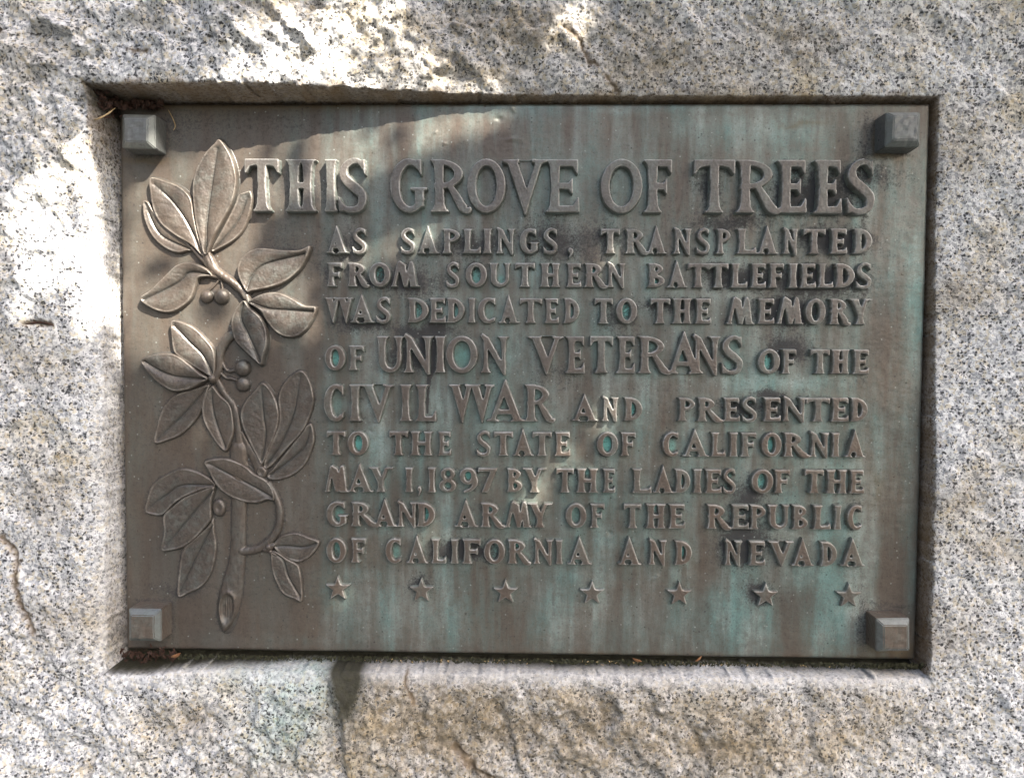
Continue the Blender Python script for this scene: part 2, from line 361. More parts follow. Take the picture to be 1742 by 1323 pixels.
GAP = 7.0
def make_rock():
    HW, HH = PW / 2, PH / 2
    ua = axis(-1700, 1650, -1010, 1010, (-HW - 8, HW + 8), 2.3)
    va = axis(-1420, 1300, -760, 800, (-HH - 10, HH + 8), 2.3)
    U, V = np.meshgrid(ua, va)
    ctrl = []
    for sd in ('top', 'bottom', 'left', 'right'):
        u, v, n = lips(sd); ctrl += list(zip(u, v, n))
    ctrl += [(-900, 700, 62), (-300, 720, 45), (300, 720, 22), (900, 700, 26), (900, 0, 40), (-900, 0, 46), (-900, -650, 58), (-200, -680, 66), (400, -680, 60), (900, -650, 46)]
    num = np.zeros(U.shape); den = np.zeros(U.shape)
    for (a, b, n) in ctrl:
        w = 1 / ((U - a) ** 2 + (V - b) ** 2 + 2500.0) ** 1.3
        num += w * n; den += w
    face = num / den
    base_face = face.copy()
    # pitched, broken surface: rougher above and below, quieter on the right
    rough = 0.55 + 0.6 * sstep(350, -350, U) * sstep(200, 420, V) + 0.50 * sstep(-380, -520, V) * (1 - 0.45 * sstep(250, 700, U)) + 0.35 * sstep(100, 480, V) * sstep(500, -100, U)
    ca, sa = math.cos(math.radians(-52)), math.sin(math.radians(-52))
    A = (U * ca + V * sa); B = (-U * sa + V * ca)                                  # broken ridges run down to the right
    face = face + 9 * fbm(U, V, 330, 2, 1)
    rid = 1 - np.abs(fbm(A / 2.3, B, 95, 3, 5)) * 2.2
    face += rough * 7.0 * rid
    face += rough * 5 * fbm(A / 1.5, B, 46, 3, 9)
    face += rough * 3.0 * (1 - 2.2 * np.abs(fbm(A / 1.5, B, 58, 2, 15)))
    fx = U + 10 * pn(U / 40, V / 40, 31); fy = V + 10 * pn(U / 40, V / 40, 32)
    face += rough * (1 - .5 * sstep(300, 650, U)) * blur(facets(A / 1.5 + 1.5 * (fx - U), B + 1.5 * (fy - V), 62, 33, .26, 4.0) + facets(fx + .6 * fy, fy, 27, 36, .22, 1.6), 1.3)
    face += rough * 2.6 * np.abs(fbm(fx, fy, 26, 3, 40)) * 2 + 2.3 * rough * fbm(U, V, 11, 2, 50)
    face += 0.7 * rough * pn(U / 5.0, V / 5.0, 60)
    # cracks with old soil in them
    brown = np.zeros(U.shape); dark = np.zeros(U.shape)
    for pts, wd, dep in (([(958, 38), (985, 55), (1002, 90), (1018, 100)], 3.0, 5), ([(1035, 120), (1062, 150), (1064, 166)], 3.0, 4),
                         ([(775, 1268), (800, 1292), (822, 1306), (850, 1328)], 4.5, 7), ([(0, 912), (22, 930), (30, 952), (30, 985), (38, 1030), (60, 1072)], 4.0, 6),
                         ([(46, 551), (70, 549), (92, 553)], 3.5, 6), ([(0, 58), (24, 68)], 3.5, 5), ([(690, 1150), (692, 1170), (706, 1195)], 2.5, 4), ([(232, 98), (268, 100)], 2.0, 3)):
        P = np.array(pts, float); pu, pv = un(P[:, 0], P[:, 1], 45)
        C = spline(np.stack([pu, pv], 1), per=5)
        dd, _ = dist_line(C, U + 4 * pn(U / 9, V / 9, 71), V + 4 * pn(U / 9, V / 9, 72))
        k = np.exp(-(dd / wd) ** 2); face -= dep * k; brown = np.maximum(brown, 0.8 * np.exp(-(dd / (wd * 1.4)) ** 2))
        dark = np.maximum(dark, 0.5 * np.exp(-(dd / (wd * .7)) ** 2))
    # the recess
    wob = 2.0 * fbm(U, V, 34, 3, 80) + 1.3 * pn(U / 9, V / 9, 81) + facets(U, V, 24, 82, .10)
    def tside(sd):
        u, v, n = lips(sd)
        if sd in ('left', 'right'):
            o = np.argsort(v); lip = np.interp(V, v[o], u[o]); fl = HW + (GAP + 2 if sd == 'left' else GAP - 2.5)
            return (-fl - U, -lip * 0 + (-fl) - lip) if sd == 'left' else (U - fl, lip - fl)
        o = np.argsort(u); lip = np.interp(U, u[o], v[o])
        if sd == 'top':
            fl = HH + 2.5; return (V - fl, lip - fl)
        fl = HH + 13 - 3 * sstep(-250, -600, U) + 9 * sstep(-480, -640, U); return (-fl - V, -lip - fl)
    t = np.full(U.shape, -1e9); out = np.full(U.shape, -1e9)
    which = np.zeros(U.shape, int)
    which_lim = [False, True, False, False]
    for i, sd in enumerate(('left', 'right', 'top', 'bottom')):
        dist, wd = tside(sd); wd = np.maximum(wd, np.where(which_lim[i], 4.0, 7.0))
        s_ = (dist + wob) / wd
        which = np.where(s_ > t, i, which)
        t = np.maximum(t, s_); out = np.maximum(out, dist + wob - wd)
    tt = np.clip(t, 0, 1)
    edge = np.clip(out, 0, 400)
    face = base_face + (face - base_face) * (0.18 + 0.82 * (1 - np.exp(-edge / 45)))
    rnd = np.where(which == 0, 15 * sstep(430, 150, V) + 2.0, np.where(which == 3, 6, np.where(which == 1, 2.5, 3.0)))
    rl = np.where(which == 0, 16, 9)
    chips = np.maximum(0, fbm(U, V, 60, 3, 90)) * 10
    face = face - (rnd + chips * 0.5) * np.exp(-edge / rl)
    floor = -26 + 1.2 * fbm(U, V, 30, 2, 95)
    N = floor + (face - floor) * (0.25 * tt + 0.75 * tt ** 1.6) * (t > 0)
    N = np.where(t <= 0, floor, N)
    # boulder falls away beyond the picture
    ex = np.clip((np.abs(U) - 1080) / 600, 0, 1); ey = np.clip((np.abs(V + 20) - 840) / 560, 0, 1)
    N = N - 620 * (1 - np.sqrt(np.clip(1 - np.clip(ex ** 2 + ey ** 2, 0, 1), 0, 1)))
    # stains that belong to the stone, and near-black in the recess gap and corner
    wall = (t > 0) & (t < 1)
    wallf = sstep(0.0, 0.15, t) * sstep(1.35, 0.85, t)
    pk = 0.5 + 0.5 * fbm(U, V, 40, 3, 101)
    brown = np.maximum(brown, wallf * np.where(which == 2, 0.95, np.where(which == 1, 0.95, np.where(which == 0, 0.12 + 0.6 * sstep(330, 440, V), 0.0))) * (0.6 + 0.5 * pk))
    brown = np.maximum(brown, 0.55 * sstep(14, 0, edge) * (t > 1) * np.where(which == 2, 1, np.where(which == 1, 0.6, 0)) * sstep(0.45, 0.65, pk))
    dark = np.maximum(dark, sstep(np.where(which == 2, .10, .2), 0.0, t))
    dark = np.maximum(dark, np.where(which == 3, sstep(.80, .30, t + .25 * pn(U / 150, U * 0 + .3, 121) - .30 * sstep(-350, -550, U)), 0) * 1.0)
    smooth = wallf * np.where(which == 3, 0.9, np.where(which == 0, 0.5 * sstep(400, 200, V), 0)) + np.where(which == 3, 0.8, np.where(which == 0, 0.55 * sstep(400, 200, V), 0)) * sstep(26, 3, edge) * (t >= 1)
    def blob(x, y, rx, ry, n=50, rot=0):
        a, b = un(x, y, n); c, s = math.cos(rot), math.sin(rot)
        du, dv = U - a, V - b; du, dv = du * c + dv * s, -du * s + dv * c
        return np.exp(-((du / rx) ** 2 + (dv / ry) ** 2))
    nz = 0.55 + 0.75 * fbm(U, V, 70, 4, 111, 0.6)
    tan = np.zeros(U.shape)
    for b in ((760, 1230, 200, 120, 1.1), (1000, 1240, 240, 110, 1.0), (1250, 1260, 200, 90, .9), (640, 1160, 70, 50, .8), (480, 1310, 120, 50, .5), (1450, 1230, 160, 90, .55),
              (330, 1230, 100, 40, .4), (900, 40, 190, 50, .7), (800, 110, 160, 50, .55), (1120, 90, 160, 60, .6), (1360, 60, 130, 50, .55), (1230, 140, 120, 30, .6), (480, 20, 90, 40, .5),
              (1660, 230, 50, 60, .4), (1640, 500, 70, 40, .45), (1650, 850, 80, 40, .4), (1690, 940, 60, 30, .45), (1620, 1080, 70, 60, .45), (90, 100, 60, 60, .3), (60, 620, 80, 60, .3), (90, 860, 70, 70, .35), (140, 1060, 100, 60, .45)):
        tan = np.maximum(tan, b[4] * blob(*b[:4]))
    tan = np.clip(tan * (0.55 + nz * 0.7), 0, 1)
    green = np.clip((0.95 * blob(520, 1170, 55, 70) + 0.7 * blob(470, 1240, 60, 70) + .35 * blob(400, 1150, 70, 30)) * (0.4 + nz), 0, 1)
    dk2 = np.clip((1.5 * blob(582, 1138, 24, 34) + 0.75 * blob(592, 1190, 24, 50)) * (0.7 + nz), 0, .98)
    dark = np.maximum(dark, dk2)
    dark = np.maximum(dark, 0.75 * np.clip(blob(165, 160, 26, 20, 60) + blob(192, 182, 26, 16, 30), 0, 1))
    off = Z0 / S
    P = np.stack([U * S, -N * S, V * S], -1)
    ny, nx = U.shape
    idx = np.arange(ny * nx).reshape(ny, nx)
    Q = np.stack([idx[:-1, :-1], idx[:-1, 1:], idx[1:, 1:], idx[1:, :-1]], -1).reshape(-1, 4)
    # sides and back
    ring = np.concatenate([idx[0, :], idx[1:, -1], idx[-1, -2::-1], idx[-2:0:-1, 0]])
    VV = P.reshape(-1, 3)
    base = len(VV); B = VV[ring].copy(); B[:, 1] = 0.62; B[:, 0] *= 0.93; B[:, 2] *= 0.93
    C2 = B.copy(); C2[:, 1] = 0.75; C2[:, 0] *= 0.5; C2[:, 2] *= 0.5
    ctr = np.array([[0, 0.78, 0]])
    m = len(ring); r0 = ring; r1 = base + np.arange(m); r2 = base + m + np.arange(m); r3 = np.full(m, base + 2 * m)
    k = np.roll(np.arange(m), -1)
    Q2 = np.stack([r0, r1, r1[k], r0[k]], 1); Q3 = np.stack([r1, r2, r2[k], r1[k]], 1)
    VV = np.concatenate([VV, B, C2])
    pad = np.zeros(2 * m)
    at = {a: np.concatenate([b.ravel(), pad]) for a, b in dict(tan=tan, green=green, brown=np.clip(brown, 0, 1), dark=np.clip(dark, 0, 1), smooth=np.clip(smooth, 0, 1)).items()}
    # back cap as a fan of quads
    half = m // 2
    cap = []
    for i in range(half - 1):
        a, b, c, d = i, i + 1, m - 2 - i, m - 1 - i
        if b >= c: break
        cap.append((r2[a], r2[d], r2[c], r2[b]))
    Qa = np.concatenate([Q, Q2, Q3, np.array(cap)])
    o = mesh_np('granite_boulder', VV, Qa, M_GRAN, None, at)
    o.location = (0, 0, Z0)
    tag(o, 'rough speckled grey granite boulder with a sunk rectangular panel holding the bronze plaque', 'boulder')
    global ROCK
    ROCK = (ua, va, N)
    return o
make_rock()

def rock_n(u, v):
    ua, va, N = ROCK
    i = int(np.clip(np.searchsorted(ua, u), 0, len(ua) - 1)); j = int(np.clip(np.searchsorted(va, v), 0, len(va) - 1))
    return float(N[j, i])

# ------------------------------------------------------------------ plaque root
plaque = bpy.data.objects.new('bronze_plaque', None); COL.objects.link(plaque)
plaque.location = (0, 0, Z0 - PH / 2 * S); plaque.empty_display_size = 0.05
tag(plaque, 'weathered bronze memorial plaque with raised lettering, laurel branch and stars, set in granite', 'plaque')

# ------------------------------------------------------------------ letter shapes: each glyph is a list of shapes, a shape a list of even-odd polygons
def ell(cx, cy, rx, ry, a0=0, a1=360, n=40):
    a = np.radians(np.linspace(a0, a1, n, endpoint=(abs(a1 - a0) < 360)))
    return [(cx + rx * math.cos(x), cy + ry * math.sin(x)) for x in a]

def stroke(pts, w, smooth=True):
    P = spline(pts, per=7) if smooth and len(pts) > 2 else np.array(pts, float)
    ww = np.interp(np.linspace(0, 1, len(P)), np.linspace(0, 1, len(w)), w)
    t = np.gradient(P, axis=0); t /= np.linalg.norm(t, axis=1)[:, None] + 1e-9
    n = np.stack([-t[:, 1], t[:, 0]], 1) * ww[:, None] / 2
    return [list(map(tuple, np.concatenate([P + n, (P - n)[::-1]])))]

def para(x0, y0, x1, y1, wx):
    return [[(x0 - wx / 2, y0), (x0 + wx / 2, y0), (x1 + wx / 2, y1), (x1 - wx / 2, y1)]]

def vst(xc, s, y0, y1, h, bl=1, br=1, tl=1, tr=1):
    o = 0.085 * h; st = 0.075 * h; q = s / 2; m = q * 0.90
    def foot(y, k, a, b):       # right to left along one end
        return [(xc + q + o * b * .15, y + k * st * 1.9), (xc + q + o * b * .55, y + k * st * .75), (xc + q + o * b, y + k * st * .45), (xc + q + o * b, y),
                (xc - q - o * a, y), (xc - q - o * a, y + k * st * .45), (xc - q - o * a * .55, y + k * st * .75), (xc - q - o * a * .15, y + k * st * 1.9)]
    b = foot(y0, 1, bl, br); t = foot(y1, -1, tl, tr)
    return [b + [(xc - m, (y0 + y1) / 2)] + t[::-1] + [(xc + m, (y0 + y1) / 2)]]

def hserif(x0, x1, y, k, h):
    t = 0.05 * h
    return [[(x0, y), (x1, y), (x1, y + k * t), ((x0 + x1) / 2 + (x1 - x0) * .2, y + k * t * 1.7), ((x0 + x1) / 2 - (x1 - x0) * .2, y + k * t * 1.7), (x0, y + k * t)]]

def bowl(x0, cy, rx, ry, s, t):
    a = ell(x0, cy, rx, ry, 90, -90, 26); b = ell(x0, cy, max(rx - s, 1), max(ry - t, 1), -90, 90, 26)
    k = x0 - s * 0.6
    return [[(k, cy + ry)] + a + [(k, cy - ry), (k, cy - ry + t)] + b + [(k, cy + ry - t)]]

def glyph(ch, w, h, s, t):
    o = 0.085 * h; sx = o + s / 2; G = []; C = []
    if ch in 'I1':
        G.append(vst(w / 2, min(s, w * .72), 0, h, h, *([max((w - min(s, w * .72)) / 2 / o, .4)] * 4)))
    elif ch == 'T':
        G.append(vst(w / 2, s, 0, h - t * .3, h, 1, 1, 0, 0))
        G.append([[(0, h), (0, h - .27 * h), (.045 * w, h - .27 * h), (.17 * w, h - t * 1.15), (.3 * w, h - t), (.7 * w, h - t), (.83 * w, h - t * 1.15), (.955 * w, h - .27 * h), (w, h - .27 * h), (w, h)]])
    elif ch in 'EFL':
        fr = 1 if ch == 'F' else 0
        G.append(vst(sx, s, 0, h, h, 1, fr, 1, 1 if ch == 'L' else 0))
        if ch != 'L':
            e = .95 * w
            G.append([[(sx, h), (e, h), (e, h - .27 * h), (e - .05 * w, h - .27 * h), (e - .17 * w, h - t * 1.1), (sx, h - t)]])
            m = .80 * w; cy = .50 * h
            G.append([[(sx, cy + t / 2), (m - .14 * w, cy + t / 2), (m - .04 * w, cy + .15 * h), (m, cy + .15 * h), (m, cy - .15 * h), (m - .04 * w, cy - .15 * h), (m - .14 * w, cy - t / 2), (sx, cy - t / 2)]])
        if ch != 'F':
            G.append([[(sx, 0), (w, 0), (w, .10 * h), (w - .02 * w, .29 * h), (w - .07 * w, .29 * h), (w - .2 * w, t * 1.1), (sx, t)]])
    elif ch == 'H':
        G.append(vst(sx, s, 0, h, h)); G.append(vst(w - sx, s * .9, 0, h, h))
        G.append([[(sx, .5 * h - t / 2), (w - sx, .5 * h - t / 2), (w - sx, .5 * h + t / 2), (sx, .5 * h + t / 2)]])
        C.append((w / 2, .8 * h, .1 * w, .14 * h, .7))
    elif ch == 'D':
        G.append(vst(sx, s, 0, h, h, 1, 0, 1, 0)); G.append(bowl(sx, h / 2, w - sx, h / 2, s * 1.05, t))
        C.append(((sx + w) / 2 - s * .2, h / 2, (w - sx) * .3, h * .3, 1))
    elif ch in 'PRB':
        xb = w if ch != 'R' else min(.84 * w, sx + .52 * h)
        by = .72 if ch != 'B' else .75
        G.append(vst(sx, s, 0, h, h, 1, 0 if ch == 'B' else 1, 1, 0))
        G.append(bowl(sx, by * h, (xb if ch != 'B' else .9 * w) - sx, (1 - by) * h, s * .95, t * .85))
        C.append((sx + (xb - sx) * .42, by * h, (xb - sx) * .25, (1 - by) * h * .5, 1))
        if ch == 'B':
            G.append(bowl(sx, .27 * h, w - sx, .27 * h, s, t * .85)); C.append((sx + (w - sx) * .42, .27 * h, (w - sx) * .25, .13 * h, 1))
        if ch == 'R':
            x0 = sx + (xb - sx) * .55
            G.append(stroke([(x0 - .05 * h, .50 * h), (x0 + (w - x0) * .28, .27 * h), (x0 + (w - x0) * .58, .10 * h), (w * .97, .045 * h), (w * 1.03, .10 * h)], [s * .6, s * .9, s, s * .8, t * .25]))
    elif ch in 'AV':
        ap = 1.14 * h if ch == 'A' else 1.05 * h
        th, hv = t * 1.05, s * 1.12
        a, b = .075 * w, .925 * w
        px = .47 * w
        L1 = lambda y: a + (px - a) * y / ap
        R1 = lambda y: b + (px - b) * y / ap
        wl, wr = (th, hv)
        yi = ap * (b - a - wl - wr) / (b - a)          # inner apex
        xi = L1(yi) + wl
        outer = [(a, 0), (b, 0), (px + .02 * w, ap), (px - .02 * w, ap)]
        if ch == 'A':
            c0, c1 = .20 * h, .20 * h + t * 1.0
            G.append([outer, [(L1(0) + wl, -1), (R1(0) - wr, -1), (R1(c0) - wr, c0), (L1(c0) + wl, c0)], [(L1(c1) + wl, c1), (R1(c1) - wr, c1), (xi, yi)]])
            G.append(hserif(-.01 * w, a + wl + .10 * w, 0, 1, h)); G.append(hserif(b - wr - .08 * w, w * 1.01, 0, 1, h))
            C.append((xi, c1 + (yi - c1) * .35, .07 * w, .11 * h, .9))
        else:
            fl = lambda p: [(w - x, h - y) for x, y in p]
            G.append([fl(outer), fl([(L1(0) + wl, -1), (R1(0) - wr, -1), (xi, yi)])])
            G.append(hserif(-.01 * w, .075 * w + hv + .06 * w, h, -1, h)); G.append(hserif(w - a - th - .10 * w, w * 1.01, h, -1, h))
    elif ch == 'W':
        for k in (0, 1):
            g, c = glyph('V', w * .56, h, s * .95, t)
            G += [[[(x + k * w * .44, y) for x, y in p] for p in sh] for sh in g]
    elif ch == 'M':
        ap = 1.10 * h
        G.append(para(.10 * w, 0, .30 * w, ap * .96, t)); G.append([[(.25 * w, h), (.29 * w, ap), (.29 * w + s, h * .93), (.53 * w + s * .3, 0), (.53 * w - s * .35, 0), (.30 * w - s * .3, h * .9)]])
        G.append(para(.52 * w, 0, .71 * w, ap * .96, t)); G.append([[(.665 * w, h), (.70 * w, ap), (.74 * w + s * .3, h * .95), (.94 * w, 0), (.94 * w - s * 1.15, 0), (.70 * w - s * .25, h * .85)]])
        G.append(hserif(-.01 * w, .22 * w, 0, 1, h)); G.append(hserif(.74 * w, w * 1.01, 0, 1, h))
    elif ch == 'N':
        tx = t * .95
        G.append(vst(o + tx / 2, tx, 0, h * .97, h, 1, 1, 0, 0)); G.append(vst(w - o - tx / 2, tx, 0.0, h, h, 0, 0, 1.3, 1))
        G.append([[(o * .1, h * 1.0), (o * .6, h * 1.09), (o + s * .75, h * .97), (w - o, .12 * h), (w - o, -.06 * h), (w - o - tx * .6, -.06 * h), (o + tx * .3, h * .80)]])
    elif ch == 'U':
        tx = t * 1.0; cy = .36 * h; x0, x1 = o * .7, w - o * .7
        G.append(vst(x0 + s / 2, s, cy - 1, h, h, 0, 0, .8, 1)); G.append(vst(x1 - tx / 2, tx, cy - 1, h, h, 0, 0, 1, .8))
        G.append([ell((x0 + x1) / 2, cy, (x1 - x0) / 2, cy * 1.03, 180, 360, 24) + [(x1 - tx, cy)] + ell((x0 + s + x1 - tx) / 2, cy, (x1 - tx - x0 - s) / 2, cy - t, 360, 180, 24)])
        C.append(((x0 + s + x1 - tx) / 2, .35 * h, .14 * w, .16 * h, .8))
    elif ch == 'Y':
        G.append(vst(.5 * w, s * .95, 0, .5 * h, h, 1, 1, 0, 0))
        G.append([[(.08 * w, h), (.08 * w + s * 1.1, h), (.5 * w + s * .48, .44 * h), (.5 * w - s * .48, .36 * h)]]); G.append(para(.90 * w - t, h, .53 * w, .42 * h, t * 1.05))
        G.append(hserif(-.01 * w, .12 * w + s * 1.1, h, -1, h)); G.append(hserif(.72 * w, w * 1.01, h, -1, h))
    elif ch == 'O':
        G.append([ell(w / 2, h / 2, w / 2, h * .515), ell(w / 2, h / 2, w / 2 - s * 1.0, h * .515 - t * 1.1)])
        C.append((w / 2, h / 2, w * .25, h * .30, 1.15))
    elif ch in 'CG':
        a1 = 312 if ch == 'C' else 330
        ang = np.radians(np.linspace(48, a1, 34)); cx, rx, ry = .54 * w, .54 * w - s / 2, .515 * h - t / 2
        pts = [(cx + rx * math.cos(a), h / 2 + ry * math.sin(a)) for a in ang]
        wid = [t + (s * 1.05 - t) * max(0, -math.cos(a)) ** 1.0 for a in ang]
        G.append(stroke(pts, wid, False))
        e = pts[0]; G.append([[(e[0] - .12 * w, h * .99), (e[0] + .05 * w, h * 1.0), (e[0] + .06 * w, h * .70), (e[0] + .01 * w, h * .70), (e[0] - .10 * w, h * .90)]])
        if ch == 'C':
            e = pts[-1]; G.append([[(e[0] - .14 * w, .03 * h), (e[0] + .03 * w, .07 * h), (e[0] + .08 * w, .26 * h), (e[0] + .03 * w, .26 * h), (e[0] - .08 * w, .14 * h)]])
        else:
            G.append([[(w - s * 1.25, .06 * h), (w - s * .25, .10 * h), (w - s * .25, .44 * h), (w - s * 1.25, .44 * h)]]); G.append(hserif(w - s * 1.25 - .12 * w, w * 1.02, .47 * h, -1, h))
        C.append((cx, .42 * h, w * .2, h * .26, .75))
    elif ch == 'S':
        P = [(.86, .84), (.70, .955), (.46, .955), (.24, .85), (.20, .70), (.34, .57), (.62, .44), (.82, .30), (.76, .10), (.50, .04), (.26, .06), (.10, .16)]
        G.append(stroke([(x * w, y * h) for x, y in P], [t * .75, t * .85, t, s * .8, s * .95, s * 1.05, s * 1.05, s * .95, s * .8, t, t * .85, t * .75]))
        G.append([[(.76 * w, h * .98), (.90 * w, h * 1.0), (.93 * w, h * .70), (.88 * w, h * .70), (.78 * w, h * .88)]])
        G.append([[(.24 * w, .02 * h), (.06 * w, 0), (.0, .30 * h), (.055 * w, .30 * h), (.20 * w, .14 * h)]])
        C.append((.62 * w, .72 * h, w * .14, h * .1, .6)); C.append((.36 * w, .24 * h, w * .14, h * .1, .6))
    elif ch == '8':
        G.append([ell(w / 2, .74 * h, w * .42, .27 * h), ell(w / 2, .74 * h, w * .42 - s * .85, .27 * h - t * .8)]); G.append([ell(w / 2, .27 * h, w * .5, .28 * h), ell(w / 2, .27 * h, w * .5 - s * .95, .28 * h - t * .9)])
        C += [(w / 2, .74 * h, .15 * w, .13 * h, 1), (w / 2, .27 * h, .2 * w, .14 * h, 1)]
    elif ch == '9':
        G.append([ell(w / 2, .66 * h, w * .5, .35 * h), ell(w / 2, .66 * h, w * .5 - s * .95, .35 * h - t)])
        G.append(stroke([(w - s * .5, .66 * h), (.92 * w, .38 * h), (.66 * w, .12 * h), (.25 * w, .02 * h)], [s, s, s * .7, t * .6])); C.append((w / 2, .66 * h, .2 * w, .18 * h, 1))
    elif ch == '7':
        G.append([[(0, h), (w, h), (w, h - t), (.05 * w, h - t), (.03 * w, .74 * h), (0, .74 * h)]]); G.append([[(w - s * 1.0, h - t * .4), (w, h - t * .4), (.38 * w + s * .5, 0), (.38 * w - s * .6, 0)]])
    elif ch == ',':
        G.append(stroke([(.45 * w, .85 * h), (.78 * w, .75 * h), (.75 * w, .45 * h), (.25 * w, .05 * h)], [w * .5, w * .75, w * .55, w * .12])); G.append([ell(.5 * w, .75 * h, .42 * w, .24 * h)])
    return G, C

# text: each line is a list of runs (text with photo x-extents of every letter, top and base at its left and right end, stem, thin, relief)
SM = (11.4, 6.8, 11.0)
LINES = [
 [(270, 360.5, 272, 364, (16, 11, 14.5), [
   ('THIS', [(416, 478), (484, 541), (551, 576), (573, 628)]), ('GROVE', [(663, 728), (731, 800), (793, 863), (853, 931), (927, 988)]),
   ('OF', [(1019, 1094), (1093, 1147)]), ('TREES', [(1178, 1252), (1250, 1326), (1319, 1374), (1382, 1434), (1437, 1490)])])],
 [(388.5, 431.5, 388.5, 433, SM, [
   ('AS', [(553.6, 595.4), (597.7, 626.6)]), ('SAPLINGS,', [(679.6, 708.6), (708.6, 749.7), (750.4, 784), (785, 820), (819.5, 838.8), (842, 879), (882, 919), (922, 951), (964, 976)]),
   ('TRANSPLANTED', [(1020, 1057), (1061.5, 1102), (1097.5, 1137), (1143, 1179.5), (1182.7, 1210), (1216, 1244), (1251, 1289), (1285.5, 1326), (1329, 1361), (1364, 1406), (1409, 1443), (1448.5, 1485)])])],
 [(446, 488, 447.5, 491, SM, [
   ('FROM', [(554, 585), (589, 628), (626, 667), (663.6, 715)]), ('SOUTHERN', [(757, 784), (789.6, 830.7), (830, 871), (874, 912), (916, 956), (961, 991), (991.4, 1031.6), (1030, 1067)]),
   ('BATTLEFIELDS', [(1099, 1133), (1133, 1171.4), (1168, 1207), (1203.6, 1240.5), (1240.5, 1274), (1274, 1305), (1305, 1337), (1338.6, 1359.5), (1358, 1390), (1388, 1419), (1417, 1456), (1454, 1485)])])],
 [(505.5, 549, 507.5, 553, SM, [
   ('WAS', [(551, 603), (594.5, 639.5), (638, 667)]), ('DEDICATED', [(691, 731), (728, 760), (757, 793), (794, 811.5), (811, 850), (847, 885), (882, 924), (924, 953), (956, 988)]),
   ('TO', [(1009, 1044.5), (1046, 1086)]), ('THE', [(1104, 1141), (1141, 1179.5), (1179.5, 1212)]), ('MEMORY', [(1234, 1285.5), (1285.5, 1319), (1319, 1369), (1367.5, 1406), (1407.7, 1446), (1441.5, 1485)])])],
 [(587, 630.5, 587, 630.5, SM, [('OF', [(551, 590), (591, 622.7)])]),
  (571, 634, 571.5, 636.5, (13, 8.4, 12.0), [('UNION', [(638.6, 688.8), (684.7, 738), (738, 760), (757, 815.6), (815.6, 868)]),
   ('VETERANS', [(897, 960), (960, 997), (1001.5, 1044.5), (1046, 1082), (1083, 1140), (1132, 1198), (1175, 1227), (1225, 1266)])]),
  (593, 636.5, 593.5, 637, SM, [('OF', [(1287, 1328.6), (1327, 1357)]), ('THE', [(1376, 1413), (1410.5, 1447.8), (1447.8, 1480)])])],
 [(653.3, 716.7, 653.3, 717.5, (13, 8.4, 12.0), [('CIVIL', [(549.6, 592), (592, 616.6), (613, 672), (678, 702.6), (705, 744)]), ('WAR', [(762, 843), (826.6, 895.5), (890, 943.7)])]),
  (675, 716.5, 675.5, 718, SM, [('AND', [(971, 1019.5), (1021.5, 1055), (1059, 1094.7)]),
   ('PRESENTED', [(1150.7, 1183.7), (1183.7, 1229), (1228, 1261), (1260, 1290), (1295.6, 1330), (1328.6, 1373), (1369, 1413), (1410.5, 1446), (1443.5, 1478)])])],
 [(732.4, 774.6, 735.5, 778, SM, [('TO', [(553.8, 589.6), (589.6, 629.6)]), ('THE', [(660, 695.7), (695.7, 738.4), (742.5, 770)]), ('STATE', [(808.7, 837.6), (837.6, 874.8), (870.7, 910.6), (903.7, 941), (941, 972.6)]),
   ('OF', [(1013, 1054), (1053, 1084.7)]), ('CALIFORNIA', [(1125, 1160.7), (1159, 1208), (1206.7, 1236), (1238, 1257), (1257, 1290), (1292.8, 1331.5), (1330, 1376), (1374.6, 1413), (1412, 1430.5), (1435, 1473.6)])])],
 [(793.5, 837, 798.5, 840, SM, [('MAY', [(551, 595), (589.6, 637.8), (625.4, 671)]), ('1,', [(687, 705), (708, 718)]), ('1897', [(726, 744), (745, 778), (779.7, 812.8), (811.4, 847)]),
   ('BY', [(859.6, 891), (887, 931)]), ('THE', [(943.7, 978), (978, 1020), (1023, 1049)]), ('LADIES', [(1073, 1110.5), (1109, 1148), (1145, 1176.5), (1176.5, 1196.6), (1196.6, 1229.6), (1228, 1254)]),
   ('OF', [(1275.5, 1317), (1314, 1347)]), ('THE', [(1366, 1403), (1402, 1443.5), (1442, 1472)])])],
 [(852.4, 895, 858.7, 901.7, SM, [('GRAND', [(553.8, 593.7), (595, 644), (633.7, 677.8), (673.6, 712), (706.7, 742.5)]), ('ARMY', [(771.5, 815.6), (815.6, 858), (857, 906.5), (895.5, 941)]),
   ('OF', [(960, 1000), (1001.4, 1031.6)]), ('THE', [(1058.8, 1093), (1096, 1135), (1135, 1168)]), ('REPUBLIC', [(1199.5, 1243), (1241, 1275.5), (1272.7, 1304), (1304, 1344.4), (1344.4, 1376), (1380, 1414.8), (1416, 1433.4), (1439, 1472)])])],
 [(914.4, 957, 920.5, 963.5, SM, [('OF', [(553.8, 592), (595, 625.4)]), ('CALIFORNIA', [(654, 688.8), (690, 731.5), (731.5, 761.8), (764.6, 782.5), (784, 821), (821, 861), (861, 903), (905, 943.7), (943, 960), (964, 1008.5)]),
   ('AND', [(1050, 1093), (1100.5, 1136), (1145, 1179)]), ('NEVADA', [(1229.6, 1264), (1271, 1304), (1304, 1351.6), (1344.4, 1387.5), (1393, 1426), (1427.7, 1473.6)])])],
]

PR = 2.0                                     # plate grid step
pu = np.arange(-PW / 2, PW / 2 + 0.01, PR); pv = np.arange(-PH / 2, PH / 2 + 0.01, PR)
PU, PV = np.meshgrid(pu, pv)
LETM = np.zeros(PU.shape); VERD = np.zeros(PU.shape)
vr = np.random.default_rng(5)

